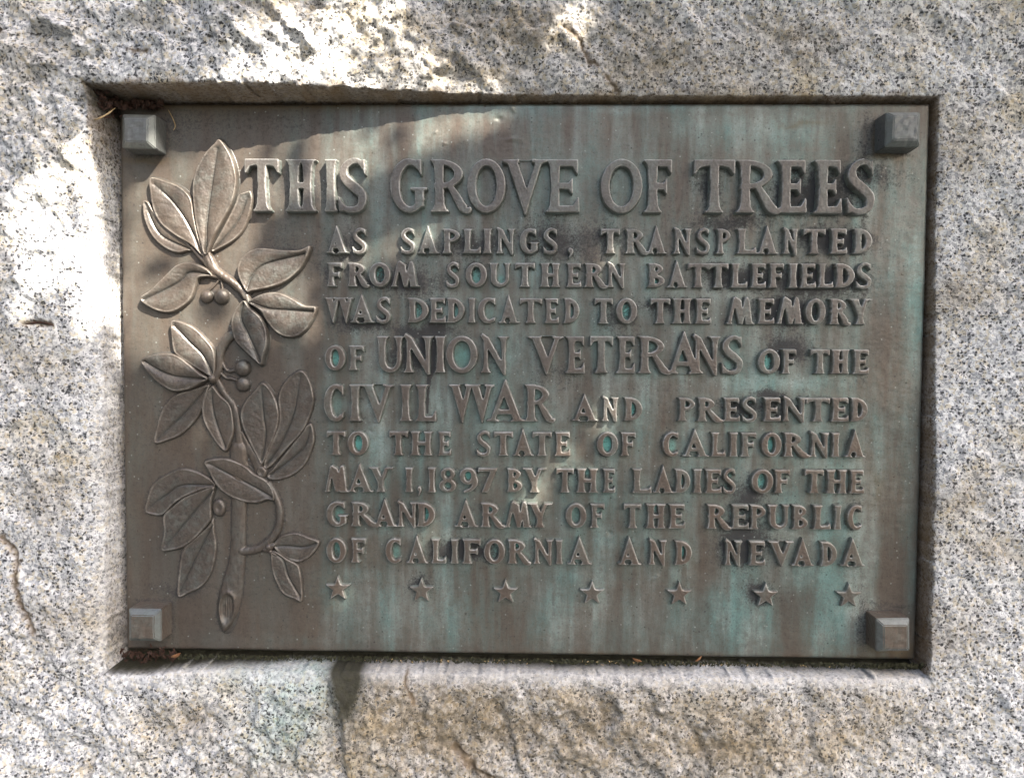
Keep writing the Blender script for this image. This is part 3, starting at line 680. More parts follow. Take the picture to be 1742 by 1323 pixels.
def word_mesh(shapes, relief, parent, name, seed):
    allp = np.array([p for sh in shapes for poly in sh for p in poly])
    r = 0.85; x0, y0 = allp.min(0) - 6; x1, y1 = allp.max(0) + 6
    xs = np.arange(x0, x1, r / 2); ys = np.arange(y0, y1, r / 2)
    xs = xs[:len(xs) // 2 * 2]; ys = ys[:len(ys) // 2 * 2]
    M = np.zeros((len(ys), len(xs)), bool)
    for sh in shapes:
        a = np.array([p for poly in sh for p in poly]); lo, hi = a.min(0), a.max(0)
        i0, i1 = np.searchsorted(xs, [lo[0], hi[0]]); j0, j1 = np.searchsorted(ys, [lo[1], hi[1]])
        X, Y = np.meshgrid(xs[i0:i1], ys[j0:j1]); m = np.zeros(X.shape, bool)
        for poly in sh: m ^= inside(poly, X, Y)
        M[j0:j1, i0:i1] |= m
    m = M.reshape(len(ys) // 2, 2, len(xs) // 2, 2).mean((1, 3))
    b = blur(m, 0.80); wide = blur(m, 2.6)
    U, V = np.meshgrid(xs.reshape(-1, 2).mean(1), ys.reshape(-1, 2).mean(1))
    f = np.clip((b - 0.14) / 0.62, 0, 1); f = f + .35 * (sstep(0, 1, f) - f)
    N = -1.5 + (relief + 1.5) * f - .5 * (1 - sstep(.55, .95, wide)) * f + (0.35 * fbm(U, V, 22, 2, seed) + 0.22 * pn(U / 4, V / 4, seed + 3)) * f
    side = 1 - sstep(0.45, 0.9, b)
    rub_glint = sstep(.55, .8, b) * sstep(1.0, .86, blur(m, 1.5)) * (.5 + .9 * fbm(U, V, 26, 3, seed + 9))
    o = grid_mesh(name, U, V, N, b > 0.03, M_LET, parent, {'side': side, 'rub_glint': np.clip(rub_glint, 0, 1)})
    # remember where metal stands proud, for the patina that gathers round it
    iu = np.clip(np.round((U + PW / 2) / PR).astype(int), 0, len(pu) - 1); iv = np.clip(np.round((V + PH / 2) / PR).astype(int), 0, len(pv) - 1)
    np.maximum.at(LETM, (iv, iu), m)
    return o

for li, line in enumerate(LINES):
    root = bpy.data.objects.new('inscription_line', None); COL.objects.link(root); root.parent = plaque; root.empty_display_size = 0.02
    for (ytl, ybl, ytr, ybr, (s, t, rel), words) in line:
        xl, xr = words[0][1][0][0], words[-1][1][-1][1]
        for text, ext in words:
            shapes = []
            for ch, (a, b) in zip(text, ext):
                k = ((a + b) / 2 - xl) / max(xr - xl, 1)
                yt, yb = ytl + (ytr - ytl) * k, ybl + (ybr - ybl) * k
                if ch == ',': yt, yb = yb - 12, yb + 9
                if ch in '1897' and text in ('1,', '1897'): yt -= 0
                u0, v0 = un(a, yb, rel * .8); u1, _ = un(b, yb, rel * .8); _, v1 = un((a + b) / 2, yt, rel * .8)
                u0 += 1.3; v0 += .6; w, h = float(u1 - u0) - 1.3 - (0 if ch == 'R' else .6), float(v1 - v0) - .6
                ww = w * (1.0 + vr.normal(0, .008))
                G, C = glyph(ch, ww, h, min(s, w * .34) if ch not in 'I1' else s, t)
                slant = vr.normal(0, .006)
                for sh in G:
                    shapes.append([[(u0 + x + slant * y, v0 + y) for x, y in poly] for poly in sh])
                for (cx, cy, rx, ry, st) in C:
                    k2 = st * (0.15 + 0.85 * vr.random()) * (0.30 if li < 2 else 0.75 if li < 4 else 1.0) * (0.5 if s > 12 else 1) * (1.0 if (a < 1330 or vr.random() > .5) else .4)
                    VERD = np.maximum(VERD, k2 * np.exp(-(((PU - u0 - cx) / (rx * 1.15)) ** 2 + ((PV - v0 - cy) / (ry * 1.15)) ** 2) ** 1.6))
            word_mesh(shapes, rel, root, 'word', 200 + li * 7)

# stars
for (x, y) in ((575, 999), (717, 1002.5), (860, 1005), (1007, 1007), (1155, 1008.5), (1302, 1010.5), (1443, 1011.5)):
    u, v = un(x, y, 5); pts = []
    for k in range(10):
        a = math.radians(90 + 36 * k); rr = 23.5 if k % 2 == 0 else 9.6
        pts.append((u + rr * math.cos(a), v - 1.5 + rr * math.sin(a)))
    word_mesh([[pts]], 8.0, plaque, 'star', 700)

# ------------------------------------------------------------------ laurel relief
def zc(pts, ox, oy, k): return [(ox + x / k, oy + y / k) for x, y in pts]
A1 = (200, 220, 3.4816); A2 = (200, 520, 4.4105); A3 = (200, 760, 3.8921)
# (outline, vein, frame, base height, rim height, dome)
LEAVES = [
 (A1, [(152, 425), (150, 500), (172, 575), (215, 650), (285, 708), (360, 735), (430, 720), (470, 730), (400, 650), (330, 600), (270, 550), (215, 480), (185, 430)], [(165, 440), (250, 620), (440, 715)], 0, 6, 3),
 (A1, [(198, 288), (300, 310), (380, 345), (440, 410), (462, 520), (490, 640), (522, 750), (500, 750), (440, 690), (340, 630), (260, 565), (215, 480), (197, 380)], [(225, 330), (330, 430), (420, 560), (505, 735)], 3, 7, 4),
 (A1, [(790, 365), (802, 430), (780, 520), (745, 600), (690, 660), (610, 708), (558, 728), (565, 690), (630, 570), (690, 450), (712, 390), (750, 372)], [(770, 400), (700, 560), (570, 715)], 0, 6, 3),
 (A1, [(612, 62), (665, 130), (700, 220), (712, 320), (690, 430), (640, 530), (585, 630), (552, 720), (538, 745), (515, 735), (492, 660), (468, 560), (455, 460), (450, 330), (475, 230), (530, 140), (575, 95)], [(600, 120), (560, 360), (535, 560), (533, 735)], 4, 8, 6),
 (A1, [(572, 872), (530, 822), (435, 788), (350, 805), (280, 870), (200, 950), (137, 995), (160, 1035), (230, 1075), (310, 1088), (380, 1060), (440, 1005), (468, 930), (488, 885), (540, 875)], [(165, 1010), (360, 910), (430, 848), (555, 862)], 1, 8, 6),
 (A1, [(772, 968), (730, 900), (712, 830), (735, 765), (790, 720), (850, 703), (980, 715), (1080, 715), (1135, 690), (1148, 705), (1130, 760), (1080, 840), (1000, 905), (900, 942), (805, 962)], [(770, 955), (800, 870), (880, 800), (1110, 740)], 2, 9, 6),
 (A1, [(780, 1022), (830, 985), (900, 965), (970, 970), (1040, 1000), (1110, 1040), (1182, 1053), (1165, 1120), (1120, 1190), (1060, 1230), (990, 1230), (930, 1195), (885, 1140), (850, 1080), (800, 1045)], [(785, 1025), (900, 1062), (1010, 1070), (1160, 1080)], 1, 9, 6),
 (A2, [(960, -40), (900, 15), (862, 110), (866, 200), (900, 280), (970, 350), (1040, 415), (1090, 447), (1108, 380), (1132, 290), (1125, 180), (1080, 85), (1010, 20)], [(955, -20), (935, 90), (990, 220), (1080, 420)], 4, 9, 6),
 (A2, [(408, 113), (500, 123), (590, 170), (660, 240), (722, 320), (740, 400), (738, 500), (715, 535), (640, 500), (540, 440), (450, 380), (418, 330), (405, 220)], [(430, 150), (540, 270), (640, 370), (715, 510)], 0, 8, 5),
 (A2, [(183, 408), (260, 370), (360, 355), (450, 370), (540, 430), (625, 500), (690, 545), (640, 580), (560, 622), (450, 645), (380, 625), (290, 560), (220, 480)], [(215, 420), (330, 490), (450, 530), (670, 550)], 3, 8, 6),
 (A2, [(685, 590), (560, 625), (440, 662), (370, 720), (320, 800), (290, 900), (272, 1032), (380, 1010), (470, 970), (550, 900), (612, 820), (645, 740), (678, 640)], [(300, 1000), (430, 870), (540, 760), (670, 610)], 0, 6, 4),
 (A2, [(705, 600), (650, 670), (628, 760), (640, 860), (690, 960), (760, 1060), (815, 1095), (845, 1030), (872, 940), (860, 800), (830, 725), (770, 670), (722, 605)], [(705, 620), (710, 760), (745, 900), (805, 1060)], 1, 6, 4),
 (A2, [(1455, 885), (1478, 990), (1455, 1090), (1400, 1200), (1300, 1280), (1180, 1312), (1115, 1285), (1160, 1220), (1270, 1085), (1380, 950), (1412, 900)], [(1440, 920), (1380, 1080), (1140, 1270)], 0, 5, 3),
 (A2, [(1375, 483), (1432, 540), (1466, 650), (1470, 740), (1430, 860), (1380, 955), (1270, 1075), (1150, 1205), (1095, 1225), (1110, 1120), (1180, 960), (1208, 850), (1200, 690), (1235, 590), (1300, 520)], [(1370, 520), (1320, 800), (1230, 1020), (1110, 1200)], 1, 5, 3),
 (A2, [(1085, 573), (1150, 630), (1200, 740), (1212, 850), (1185, 970), (1140, 1080), (1085, 1195), (1040, 1130), (985, 1020), (932, 900), (920, 800), (960, 710), (1030, 630)], [(1080, 610), (1095, 820), (1110, 960), (1085, 1160)], 3, 6, 4),
 (A3, [(430, 143), (530, 165), (612, 210), (648, 258), (560, 285), (450, 330), (370, 380), (300, 452), (240, 455), (178, 430), (190, 350), (215, 270), (260, 220), (330, 178)], [(210, 400), (330, 310), (430, 255), (630, 255)], 0, 6, 3),
 (A3, [(630, 470), (600, 520), (500, 610), (440, 660), (415, 720), (400, 820), (394, 992), (470, 970), (550, 930), (612, 850), (642, 750), (652, 650), (640, 560)], [(410, 960), (500, 760), (625, 520)], 0, 5, 3),
 (A3, [(642, 262), (560, 285), (440, 335), (370, 390), (302, 455), (305, 560), (288, 682), (360, 685), (440, 662), (520, 600), (595, 515), (622, 470), (622, 370)], [(320, 650), (440, 510), (540, 390), (630, 290)], 3, 6, 4),
 (A3, [(578, 95), (680, 72), (760, 83), (850, 125), (910, 175), (990, 220), (1035, 285), (1042, 352), (990, 350), (930, 370), (850, 366), (760, 335), (690, 290), (640, 230), (605, 160)], [(610, 110), (760, 190), (880, 250), (1020, 330)], 4, 8, 5),
 (A3, [(1030, 645), (1080, 590), (1170, 568), (1260, 595), (1337, 630), (1300, 702), (1250, 745), (1190, 766), (1110, 740), (1050, 692)], [(1040, 660), (1120, 658), (1230, 665), (1310, 640)], 0, 6, 4),
 (A3, [(1015, 690), (1015, 790), (1040, 880), (1090, 970), (1160, 1005), (1222, 1022), (1224, 920), (1210, 820), (1190, 776), (1120, 735), (1060, 695)], [(1025, 700), (1095, 750), (1130, 860), (1205, 990)], 1, 7, 4),
]
branch_parts = []
RELM = np.zeros(PU.shape)
def mark(U, V, m):
    iu = np.clip(np.round((U + PW / 2) / PR).astype(int), 0, len(pu) - 1); iv = np.clip(np.round((V + PH / 2) / PR).astype(int), 0, len(pv) - 1)
    np.maximum.at(RELM, (iv, iu), m)

# stems: one continuous branch
STEMS = [
 (A1, [(505, 700), (535, 770), (580, 835), (680, 905), (730, 950), (762, 1000)], [6, 8, 7.5, 7, 7, 5], 10),
 (A1, [(440, 700), (500, 770), (570, 840)], [3, 4.5, 6], 8), (A1, [(540, 868), (575, 870), (600, 872)], [3.5, 4.5, 5], 7), (A1, [(538, 720), (550, 760), (580, 830)], [3.5, 5, 6], 9),
 (A1, [(600, 890), (570, 925), (535, 960)], [2.2, 2.0, 2.0], 4), (A1, [(610, 890), (615, 920), (618, 950)], [2.2, 2.0, 2.0], 4),
 (A1, [(745, 955), (765, 985), (780, 1025)], [5, 6, 4], 10),
 (A2, [(905, 190), (830, 240), (780, 320), (765, 400), (758, 480), (730, 545)], [7, 8, 7.5, 6, 6, 7], 8), (A2, [(785, 380), (790, 440), (830, 490), (890, 480)], [2.5, 3, 3, 2.5], 5), (A2, [(770, 500), (810, 540), (850, 545), (890, 560)], [2.5, 3, 3, 2.5], 5),
 (A2, [(745, 560), (800, 660), (860, 740), (890, 840), (905, 960), (915, 1080), (930, 1200)], [5, 5, 5.5, 5.5, 6, 8, 11], 5),
 (A2, [(930, 950), (980, 1070), (1040, 1180), (1060, 1230)], [2, 6, 9, 9], 4),
 (A3, [(800, 20), (800, 200), (800, 380), (798, 520), (795, 650), (785, 780), (765, 880), (745, 980), (725, 1090), (706, 1210)], [14, 13.5, 12.5, 12.5, 12.5, 14, 17, 19, 17, 3], 7),
 (A3, [(1005, 240), (1045, 320), (1072, 420), (1065, 520), (1020, 605), (940, 670), (850, 690), (820, 690)], [4, 5, 6.5, 6.5, 6.5, 7, 7, 7], 8),
 (A3, [(980, 680), (1005, 665), (1035, 650)], [5, 6, 4], 9), (A3, [(1000, 680), (1020, 700), (1050, 715)], [4, 4, 3], 7),
]
lu0, lv0 = un(232, 1085); lu1, lv1 = un(560, 232)
xs = np.arange(lu0, lu1, 1.15); ys = np.arange(lv0, lv1, 1.15)
U, V = np.meshgrid(xs, ys); N = np.full(U.shape, -3.0)
for fr, pts, rad, hgt in STEMS:
    P = np.array(zc(pts, *fr)); a, b = un(P[:, 0], P[:, 1], 4); C = spline(np.stack([a, b], 1), per=6)
    rr = np.interp(np.linspace(0, 1, len(C)), np.linspace(0, 1, len(rad)), rad)
    lo = C.min(0) - 24; hi = C.max(0) + 24
    i0, i1 = np.searchsorted(xs, [lo[0], hi[0]]); j0, j1 = np.searchsorted(ys, [lo[1], hi[1]])
    X, Y = U[j0:j1, i0:i1], V[j0:j1, i0:i1]
    d, r_ = dist_line(C, X, Y, vals=rr)
    q = d / np.maximum(r_, .5)
    prof = np.where(q < 1.25, hgt * np.sqrt(np.clip(1 - (q / 1.12) ** 2, 0, 1)) - 3.0 * sstep(0.9, 1.25, q), -3.0) - .2 + .5 * pn(X / 5, Y / 14, 301)
    N[j0:j1, i0:i1] = np.maximum(N[j0:j1, i0:i1], prof)
# the cut end of the branch: an oval hollow with a raised bark ring
ca, cb = un(200 + 728 / 3.8921, 760 + 1050 / 3.8921, 4)
th = math.radians(-6); dx, dy = U - ca, V - cb; ex = (dx * math.cos(th) + dy * math.sin(th)) / 13.5; ey = (-dx * math.sin(th) + dy * math.cos(th)) / np.where(dy > 0, 24, 34)
e = np.sqrt(ex ** 2 + ey ** 2)
N = np.where(e < 1.5, np.maximum(N, 0) + 2.6 * np.exp(-((e - 1.0) / .2) ** 2) - 3.5 * sstep(1.0, .6, e) + 0.9 * sstep(.8, .4, e) * np.sin(dx * 1.5), N)
branch = grid_mesh('laurel_branch', U, V, N, N > -2.2, M_LEAF, plaque, {'side': sstep(2.5, -1, N)})
mark(U, V, (N > -.5) * 1.0)

for i, (fr, out, vein, z0, rim, dome) in enumerate(LEAVES):
    if i >= 10: z0, rim, dome = z0 * .8, rim * .72, dome * .6
    P = np.array(zc(out, *fr)); a, b = un(P[:, 0], P[:, 1], 5); C = spline(np.stack([a, b], 1), True, 5)
    W_ = np.array(zc(vein, *fr)); a, b = un(W_[:, 0], W_[:, 1], 5); VN = spline(np.stack([a, b], 1), per=6)
    lo = C.min(0) - 5; hi = C.max(0) + 5
    X, Y = np.meshgrid(np.arange(lo[0], hi[0], 1.05), np.arange(lo[1], hi[1], 1.05))
    d, _ = dist_line(C, X, Y, True); ins = inside([tuple(p) for p in C], X, Y); d = np.where(ins, d, -d)
    m, tv = dist_line(VN, X, Y, vals=np.linspace(0, 1, len(VN)))
    H = z0 * .8 + rim * .75 * sstep(-1.6, 1.6, d) - 2.5 * sstep(0, -2.5, d)
    half = d + m + 1e-3
    q = np.clip(d / half, 0, 1)                              # 0 at the edge, 1 on the midrib
    H += sstep(-.5, 1.5, d) * (dome * .6 * np.sin(np.pi * np.clip(q, 0, 1) ** .8) + 1.4 * np.exp(-((d - 2.0) / 1.8) ** 2)
         - 2.0 * np.exp(-(m / 1.5) ** 2) * sstep(.06, .3, tv))
    H += sstep(1, 6, d) * (0.9 * fbm(X, Y, 30, 2, 400 + i) + .28 * pn(X / 3, Y / 3, 500 + i))
    # blunt uneven side veins
    H += sstep(3, 8, d) * sstep(2, 8, m) * .7 * np.sin((tv * 7 + m * .05 + .6 * pn(X / 20, Y / 20, i)) * 2 * np.pi) * .22
    lf = grid_mesh('leaf', X, Y, H, d > -2.2, M_LEAF, branch, {'side': np.clip(sstep(1.2, -1.0, d) + .7 * np.exp(-(m / 1.8) ** 2) * (d > 2) + .35 * np.exp(-(m / 6) ** 2) * (d > 2), 0, 1), 'rub_glint': sstep(.2, 1.6, d) * sstep(5.5, 2.2, d) * np.clip(.6 + fbm(X, Y, 30, 2, 600 + i), 0, 1)})
    mark(X, Y, (d > 0) * 1.0)

def bump_part(name, x, y, rx, ry, h, dent=0.0):
    u, v = un(x, y, 4); X, Y = np.meshgrid(np.arange(u - rx - 3, u + rx + 3, .9), np.arange(v - ry - 3, v + ry + 3, .9))
    q = np.sqrt(((X - u) / rx) ** 2 + ((Y - v) / ry) ** 2)
    H = np.where(q < 1, h * np.sqrt(np.clip(1 - q ** 2, 0, 1)), -4 * (q - 1)) - dent * np.exp(-(q / .5) ** 2) + .3 * pn(X / 4, Y / 4, 77)
    mark(X, Y, (q < 1) * 1.0)
    return grid_mesh(name, X, Y, H, q < 1.12, M_LEAF, branch, {'side': sstep(.75, 1.05, q)})
for (fr, x, y, r_) in ((A1, 527, 990, 40), (A1, 615, 990, 48), (A2, 937, 468, 63), (A2, 940, 588, 58)):
    bump_part('berry', fr[0] + x / fr[2], fr[1] + y / fr[2], r_ / fr[2], r_ / fr[2], r_ / fr[2] * .9)
for (fr, x, y, ra, rb, h, dn) in ((A2, 715, 545, 36, 40, 13, 0), (A2, 1080, 1248, 44, 52, 10, 5), (A3, 672, 402, 46, 62, 11, 5), (A3, 1002, 662, 30, 28, 11, 0)):
    bump_part('bud', fr[0] + x / fr[2], fr[1] + y / fr[2], ra / fr[2], rb / fr[2], h, dn)

# ------------------------------------------------------------------ plate
def pblob(x, y, rx, ry):
    a, b = un(x, y, 0); return np.exp(-(((PU - a) / rx) ** 2 + ((PV - b) / ry) ** 2))
wx = 14 * fbm(PU, PV, 50, 3, 801); wy = 14 * fbm(PU, PV, 50, 3, 802)
def pblobn(x, y, rx, ry):
    a, b = un(x, y, 0); return np.exp(-(((PU + wx - a) / rx) ** 2 + ((PV + wy - b) / ry) ** 2))
grime = np.zeros(PU.shape)
for b in ((620, 555, 60, 16, .8), (700, 480, 60, 26, .8), (720, 562, 60, 12, 1), (590, 430, 45, 40, .5), (980, 410, 70, 34, .8), (800, 420, 70, 24, .5), (940, 395, 60, 30, .6), (1240, 375, 70, 18, .8), (1390, 330, 60, 34, 1), (1420, 410, 70, 24, .9),
          (1130, 520, 70, 16, .5), (1260, 475, 70, 24, .7), (1390, 480, 80, 26, .9), (1340, 530, 60, 30, .8), (1340, 590, 40, 24, .9), (1300, 668, 30, 8, .8), (1270, 690, 50, 16, .6), (1262, 925, 42, 40, 1.1), (1268, 845, 30, 30, .9),
          (1285, 1005, 30, 22, .9), (785, 935, 50, 22, .9), (715, 990, 26, 14, .7), (480, 430, 60, 50, .4), (1205, 320, 26, 40, .5), (520, 320, 60, 40, .5), (690, 610, 40, 30, .5), (300, 1005, 60, 14, .7), (330, 210, 100, 24, .4), (480, 210, 120, 24, .35),
          (1045, 545, 40, 30, .4), (1470, 240, 14, 60, .6), (1495, 300, 60, 20, .6), (545, 460, 12, 30, .5), (1465, 1060, 10, 60, .6), (1510, 1030, 50, 9, .7), (300, 215, 14, 40, .6), (950, 640, 60, 24, .35)):
    grime = np.maximum(grime, b[4] * pblobn(*b[:4]))
for pts, wd in (([(733, 572), (738, 600), (737, 628), (730, 645), (727, 660), (724, 700)], 4.0), ([(714, 575), (722, 600)], 3)):
    P = np.array(pts, float); a, b = un(P[:, 0], P[:, 1]); d, _ = dist_line(np.stack([a, b], 1), PU + wx * .2, PV + wy * .2); grime = np.maximum(grime, 1.3 * np.exp(-(d / wd) ** 2))
lb1 = blur(LETM, 1.6); lb2 = blur(LETM, 5); rb = blur(RELM, 1.6)
near = np.clip(lb2 * 1.6, 0, 1) * (1 - np.clip(lb1 * 0.2, 0, 1))
grime = np.clip(grime * (0.62 + .9 * near) + .55 * np.clip(lb1 * 2, 0, 1) * sstep(.0, .5, fbm(PU, PV, 60, 3, 811)) + .5 * np.clip(rb * 1.6, 0, 1), 0, 1.2)
green = np.zeros(PU.shape)
for b in ((1290, 220, 110, 34, .9), (1180, 215, 60, 30, .5), (860, 185, 120, 14, .6), (1200, 185, 260, 10, .6), (1340, 300, 26, 60, .7), (1470, 330, 20, 40, .6), (1562, 480, 16, 180, .8), (1545, 760, 20, 120, .4), (1320, 650, 90, 16, 1), (1385, 760, 40, 40, .7), (1440, 800, 40, 40, .7),
          (870, 620, 30, 60, .7), (740, 690, 26, 40, .8), (850, 720, 40, 30, .7), (650, 760, 40, 40, .6), (1240, 440, 40, 30, .6), (1220, 500, 70, 16, .5), (760, 520, 40, 20, .6), (900, 460, 60, 14, .4), (1230, 1040, 34, 50, 1), (1285, 1070, 30, 30, .6), (1425, 1040, 34, 60, 1), (1390, 980, 60, 30, .7),
          (1420, 900, 50, 30, .9), (1330, 870, 50, 40, .6), (940, 1050, 10, 60, .9), (775, 1060, 10, 50, .8), (655, 1050, 36, 60, .7), (710, 1050, 28, 60, .5), (620, 980, 60, 20, .6), (690, 900, 60, 16, .6), (900, 890, 50, 16, .5), (560, 640, 14, 60, .4), (600, 690, 60, 12, .5), (1060, 920, 60, 16, .5), (1480, 800, 20, 200, .3),
          (1090, 640, 60, 10, .3), (1000, 980, 60, 16, .4), (1150, 980, 60, 16, .3), (480, 1090, 200, 12, .4), (950, 700, 16, 50, .5), (1500, 470, 16, 60, .4)):
    green = np.maximum(green, b[4] * pblobn(*b[:4]))
for b in ((640, 1040, 90, 60, .8), (760, 1050, 60, 60, .6), (960, 1050, 60, 60, .6), (1100, 1060, 60, 50, .35), (1240, 1060, 70, 50, .8), (1420, 1060, 50, 60, .8), (560, 1000, 60, 30, .4)):
    green = np.maximum(green, b[4] * pblobn(*b[:4]))
run = np.zeros(PU.shape); cur = np.zeros(PU.shape[1]); drk = np.zeros(PU.shape); cur2 = np.zeros(PU.shape[1])
colk = fbm(pu, np.zeros_like(pu), 34, 3, 861); colk2 = fbm(pu, np.zeros_like(pu) + 99, 26, 3, 862)
for j in range(len(pv) - 1, -1, -1):
    src = np.clip(lb1[j] * 1.3, 0, 1)
    cur = np.maximum(src * np.clip(.55 + 1.3 * colk, 0, 1), cur * (0.968 + .022 * np.clip(colk * 2, -1, 1)))
    cur2 = np.maximum(src * np.clip(.25 + 1.6 * colk2, 0, 1), cur2 * (0.945 + .03 * np.clip(colk2 * 2, -1, 1)))
    run[j] = cur; drk[j] = cur2
run = blur(run, .8) * (.55 + .45 * sstep(300, -200, PV)); drk = blur(drk, .8)
grime = np.clip(grime + .30 * drk * sstep(-.15, .35, fbm(PU, PV, 80, 3, 871)), 0, 1.2)
for (bx, by) in ((255, 235), (1517, 232), (265, 1050), (1501, 1066)):
    a, b = un(bx, by); dd = np.maximum(np.abs(PU - a), np.abs(PV - b)) - 28; grime = np.maximum(grime, .45 * np.exp(-(np.maximum(dd, 0) / 8) ** 2))
amount = np.clip(.30 + .85 * sstep(-440, -180, PU) , 0, 1) * (1 - .25 * sstep(-100, -300, PV) * sstep(250, 0, PU))
halo = np.clip(lb2 * 1.9, 0, 1) * sstep(-.5, -.1, PU / 600) * (.45 + .55 * sstep(120, -150, PV)) * (.5 + .7 * (0.5 + fbm(PU, PV, 90, 2, 821)))
halo = np.clip(halo, 0, 1)
ochre = np.clip(.55 * pblobn(1515, 268, 34, 8) + .5 * pblobn(1485, 240, 5, 30) + .5 * pblobn(240, 270, 40, 6) + .75 * pblobn(1510, 1104, 50, 10) + .45 * sstep(12, 2, PV + PH / 2) * (.5 + fbm(PU, PV, 90, 3, 831)) * sstep(-200, 100, PU) + .5 * pblobn(1370, 210, 40, 5)
                + .35 * sstep(18, 2, PH / 2 - PV) * sstep(-200, -300, PU) + .45 * pblobn(1488, 830, 8, 30), 0, .85)
Np = .7 * fbm(PU, PV, 110, 2, 841) + .28 * fbm(PU, PV, 16, 2, 842) + .12 * pn(PU / 4.1, PV / 4.1, 843)
for (x, y, rr, dp) in ((846, 199, 5, 2.2), (873, 187, 5, -2.0), (745, 228, 3, -1.6), (876, 236, 7, -1.3), (762, 243, 3, -1.5), (405, 930, 5, -1.6), (395, 905, 4, -1.2), (485, 885, 4, -1.3), (1040, 905, 4, 1.5), (635, 735, 3, 1.2), (1110, 983, 5, -1.5)):
    Np -= dp * pblobn(x, y, rr, rr * .7)
ed = np.minimum(np.minimum(PU + PW / 2, PW / 2 - PU), np.minimum(PV + PH / 2, PH / 2 - PV))
Np = np.where(ed < 6, Np - 3.5 * (1 - np.sqrt(np.clip(1 - (1 - ed / 6) ** 2, 0, 1))), Np)
def padd(a, edge=None):
    p = np.pad(a, 1, mode='edge'); 
    if edge is not None: p[0, :] = p[-1, :] = edge; p[:, 0] = p[:, -1] = edge
    return p
plate = grid_mesh('plate', padd(PU), padd(PV), padd(Np, -20.0), np.ones(np.array(PU.shape) + 2, bool), M_PLATE, plaque,
                  dict(run=padd(run), grime=padd(grime), green=padd(green), amount=padd(amount), halo=padd(halo), verd=padd(np.clip(VERD, 0, 1)), ochre=padd(ochre)))

# square bolt heads
import bmesh
def bolt(x, y, rot, label, mat=None):
    u, v = un(x, y, 0); bm = bmesh.new(); h, b, c = 45.0, 28.0, 9.0
    rings = [(b, -2), (b * .985, h - c), (b - c, h), ]
    vs = [[bm.verts.new((sx * r, -n, sz * r)) for sx, sz in ((-1, -1), (1, -1), (1, 1), (-1, 1))] for r, n in rings]
    for k in range(2):
        for i in range(4): bm.faces.new((vs[k][i], vs[k][(i + 1) % 4], vs[k + 1][(i + 1) % 4], vs[k + 1][i]))
    bm.faces.new(vs[2])
    bmesh.ops.recalc_face_normals(bm, faces=bm.faces)
    bmesh.ops.bevel(bm, geom=[e for e in bm.edges if not e.is_boundary], offset=1.4, segments=2, affect='EDGES')
    bmesh.ops.subdivide_edges(bm, edges=[e for e in bm.edges if e.calc_length() > 20], cuts=7, use_grid_fill=True)
    for q in bm.verts:
        p = q.co; k = pn(np.array([p.x / 9 + x]), np.array([(p.z + p.y) / 9]), 900)[0]
        q.co += Vector((.5 * k, .8 * k, .4 * k)); q.co = (Matrix.Rotation(rot, 3, 'Y') @ q.co)
    for q in bm.verts: q.co = Vector(((q.co.x + u) * S, q.co.y * S, (q.co.z + v + PH / 2) * S))
    for fc in bm.faces: fc.smooth = False
    me = bpy.data.meshes.new('bolt'); bm.to_mesh(me); bm.free(); me.materials.append(mat or M_BOLT); me.materials.append(M_BOLT_EDGE)
    for p in me.polygons: p.material_index = 1 if (.25 < abs(p.normal.y) < .93 and p.center.y < -30 * S) else 0
    o = bpy.data.objects.new('bolt', me); COL.objects.link(o); o.parent = plaque; o['label'] = label
bolt(255, 235, .02, 'square bolt head in the shaded upper left corner, pale green along its lower edge')
bolt(1517, 232, 0.0, 'square bolt head with a dented dark face in the upper right corner')
bolt(265, 1050, .01, 'square bolt head with a brown face above the leaf litter', M_BOLT_BROWN)
bolt(1501, 1066, -.03, 'square bolt head with a rusty brown face, slightly turned, in the lower right corner', M_BOLT_BROWN)

# ------------------------------------------------------------------ litter and straws
def tube(name, pts, rad, mat):
    C = spline(pts, per=6); V = []; Q = []; K = 6
    for i, p in enumerate(C):
        t = C[min(i + 1, len(C) - 1)] - C[max(i - 1, 0)]; t /= np.linalg.norm(t) + 1e-9
        a = np.cross(t, (0.3, 1, 0.2)); a /= np.linalg.norm(a) + 1e-9; b = np.cross(t, a)
        rr = rad * (1 - .6 * abs(2 * i / (len(C) - 1) - 1) ** 2)
        for k in range(K):
            an = 2 * math.pi * k / K; V.append(p + rr * (math.cos(an) * a + math.sin(an) * b))
        if i:
            for k in range(K): Q.append(((i - 1) * K + k, (i - 1) * K + (k + 1) % K, i * K + (k + 1) % K, i * K + k))
    return mesh_np(name, np.array(V), np.array(Q), mat)
def wp(x, y, n):
    u, v = un(x, y, n); return np.array([u * S, -n * S, v * S + Z0])
def rp(x, y, lift=2):
    n = 45.0
    for _ in range(4):
        u, v = un(x, y, n); n = rock_n(u, v) + lift
    return wp(x, y, n)
tag(tube('straw', [wp(196, 184, 40), wp(189, 190, 60), wp(178, 197, 72), wp(165, 203, 74), rp(152, 205, 3), rp(132, 207, 3)], 1.3 * S, M_STRAW), 'pale dry root fibre hanging across the upper left corner of the recess', 'plant fibre')
tag(tube('straw', [wp(286, 187, 4), wp(293, 200, 3), wp(298, 214, 3), wp(295, 222, 4)], 1.0 * S, M_STRAW), 'short curled straw stuck on the plaque beside the upper left bolt', 'straw')
tag(tube('twig', [rp(44, 551, 2), rp(60, 549, 3), rp(76, 549, 3), rp(92, 554, 2)], 1.8 * S, M_LITTER), 'small dark twig lying in a crack on the left rock face', 'twig')

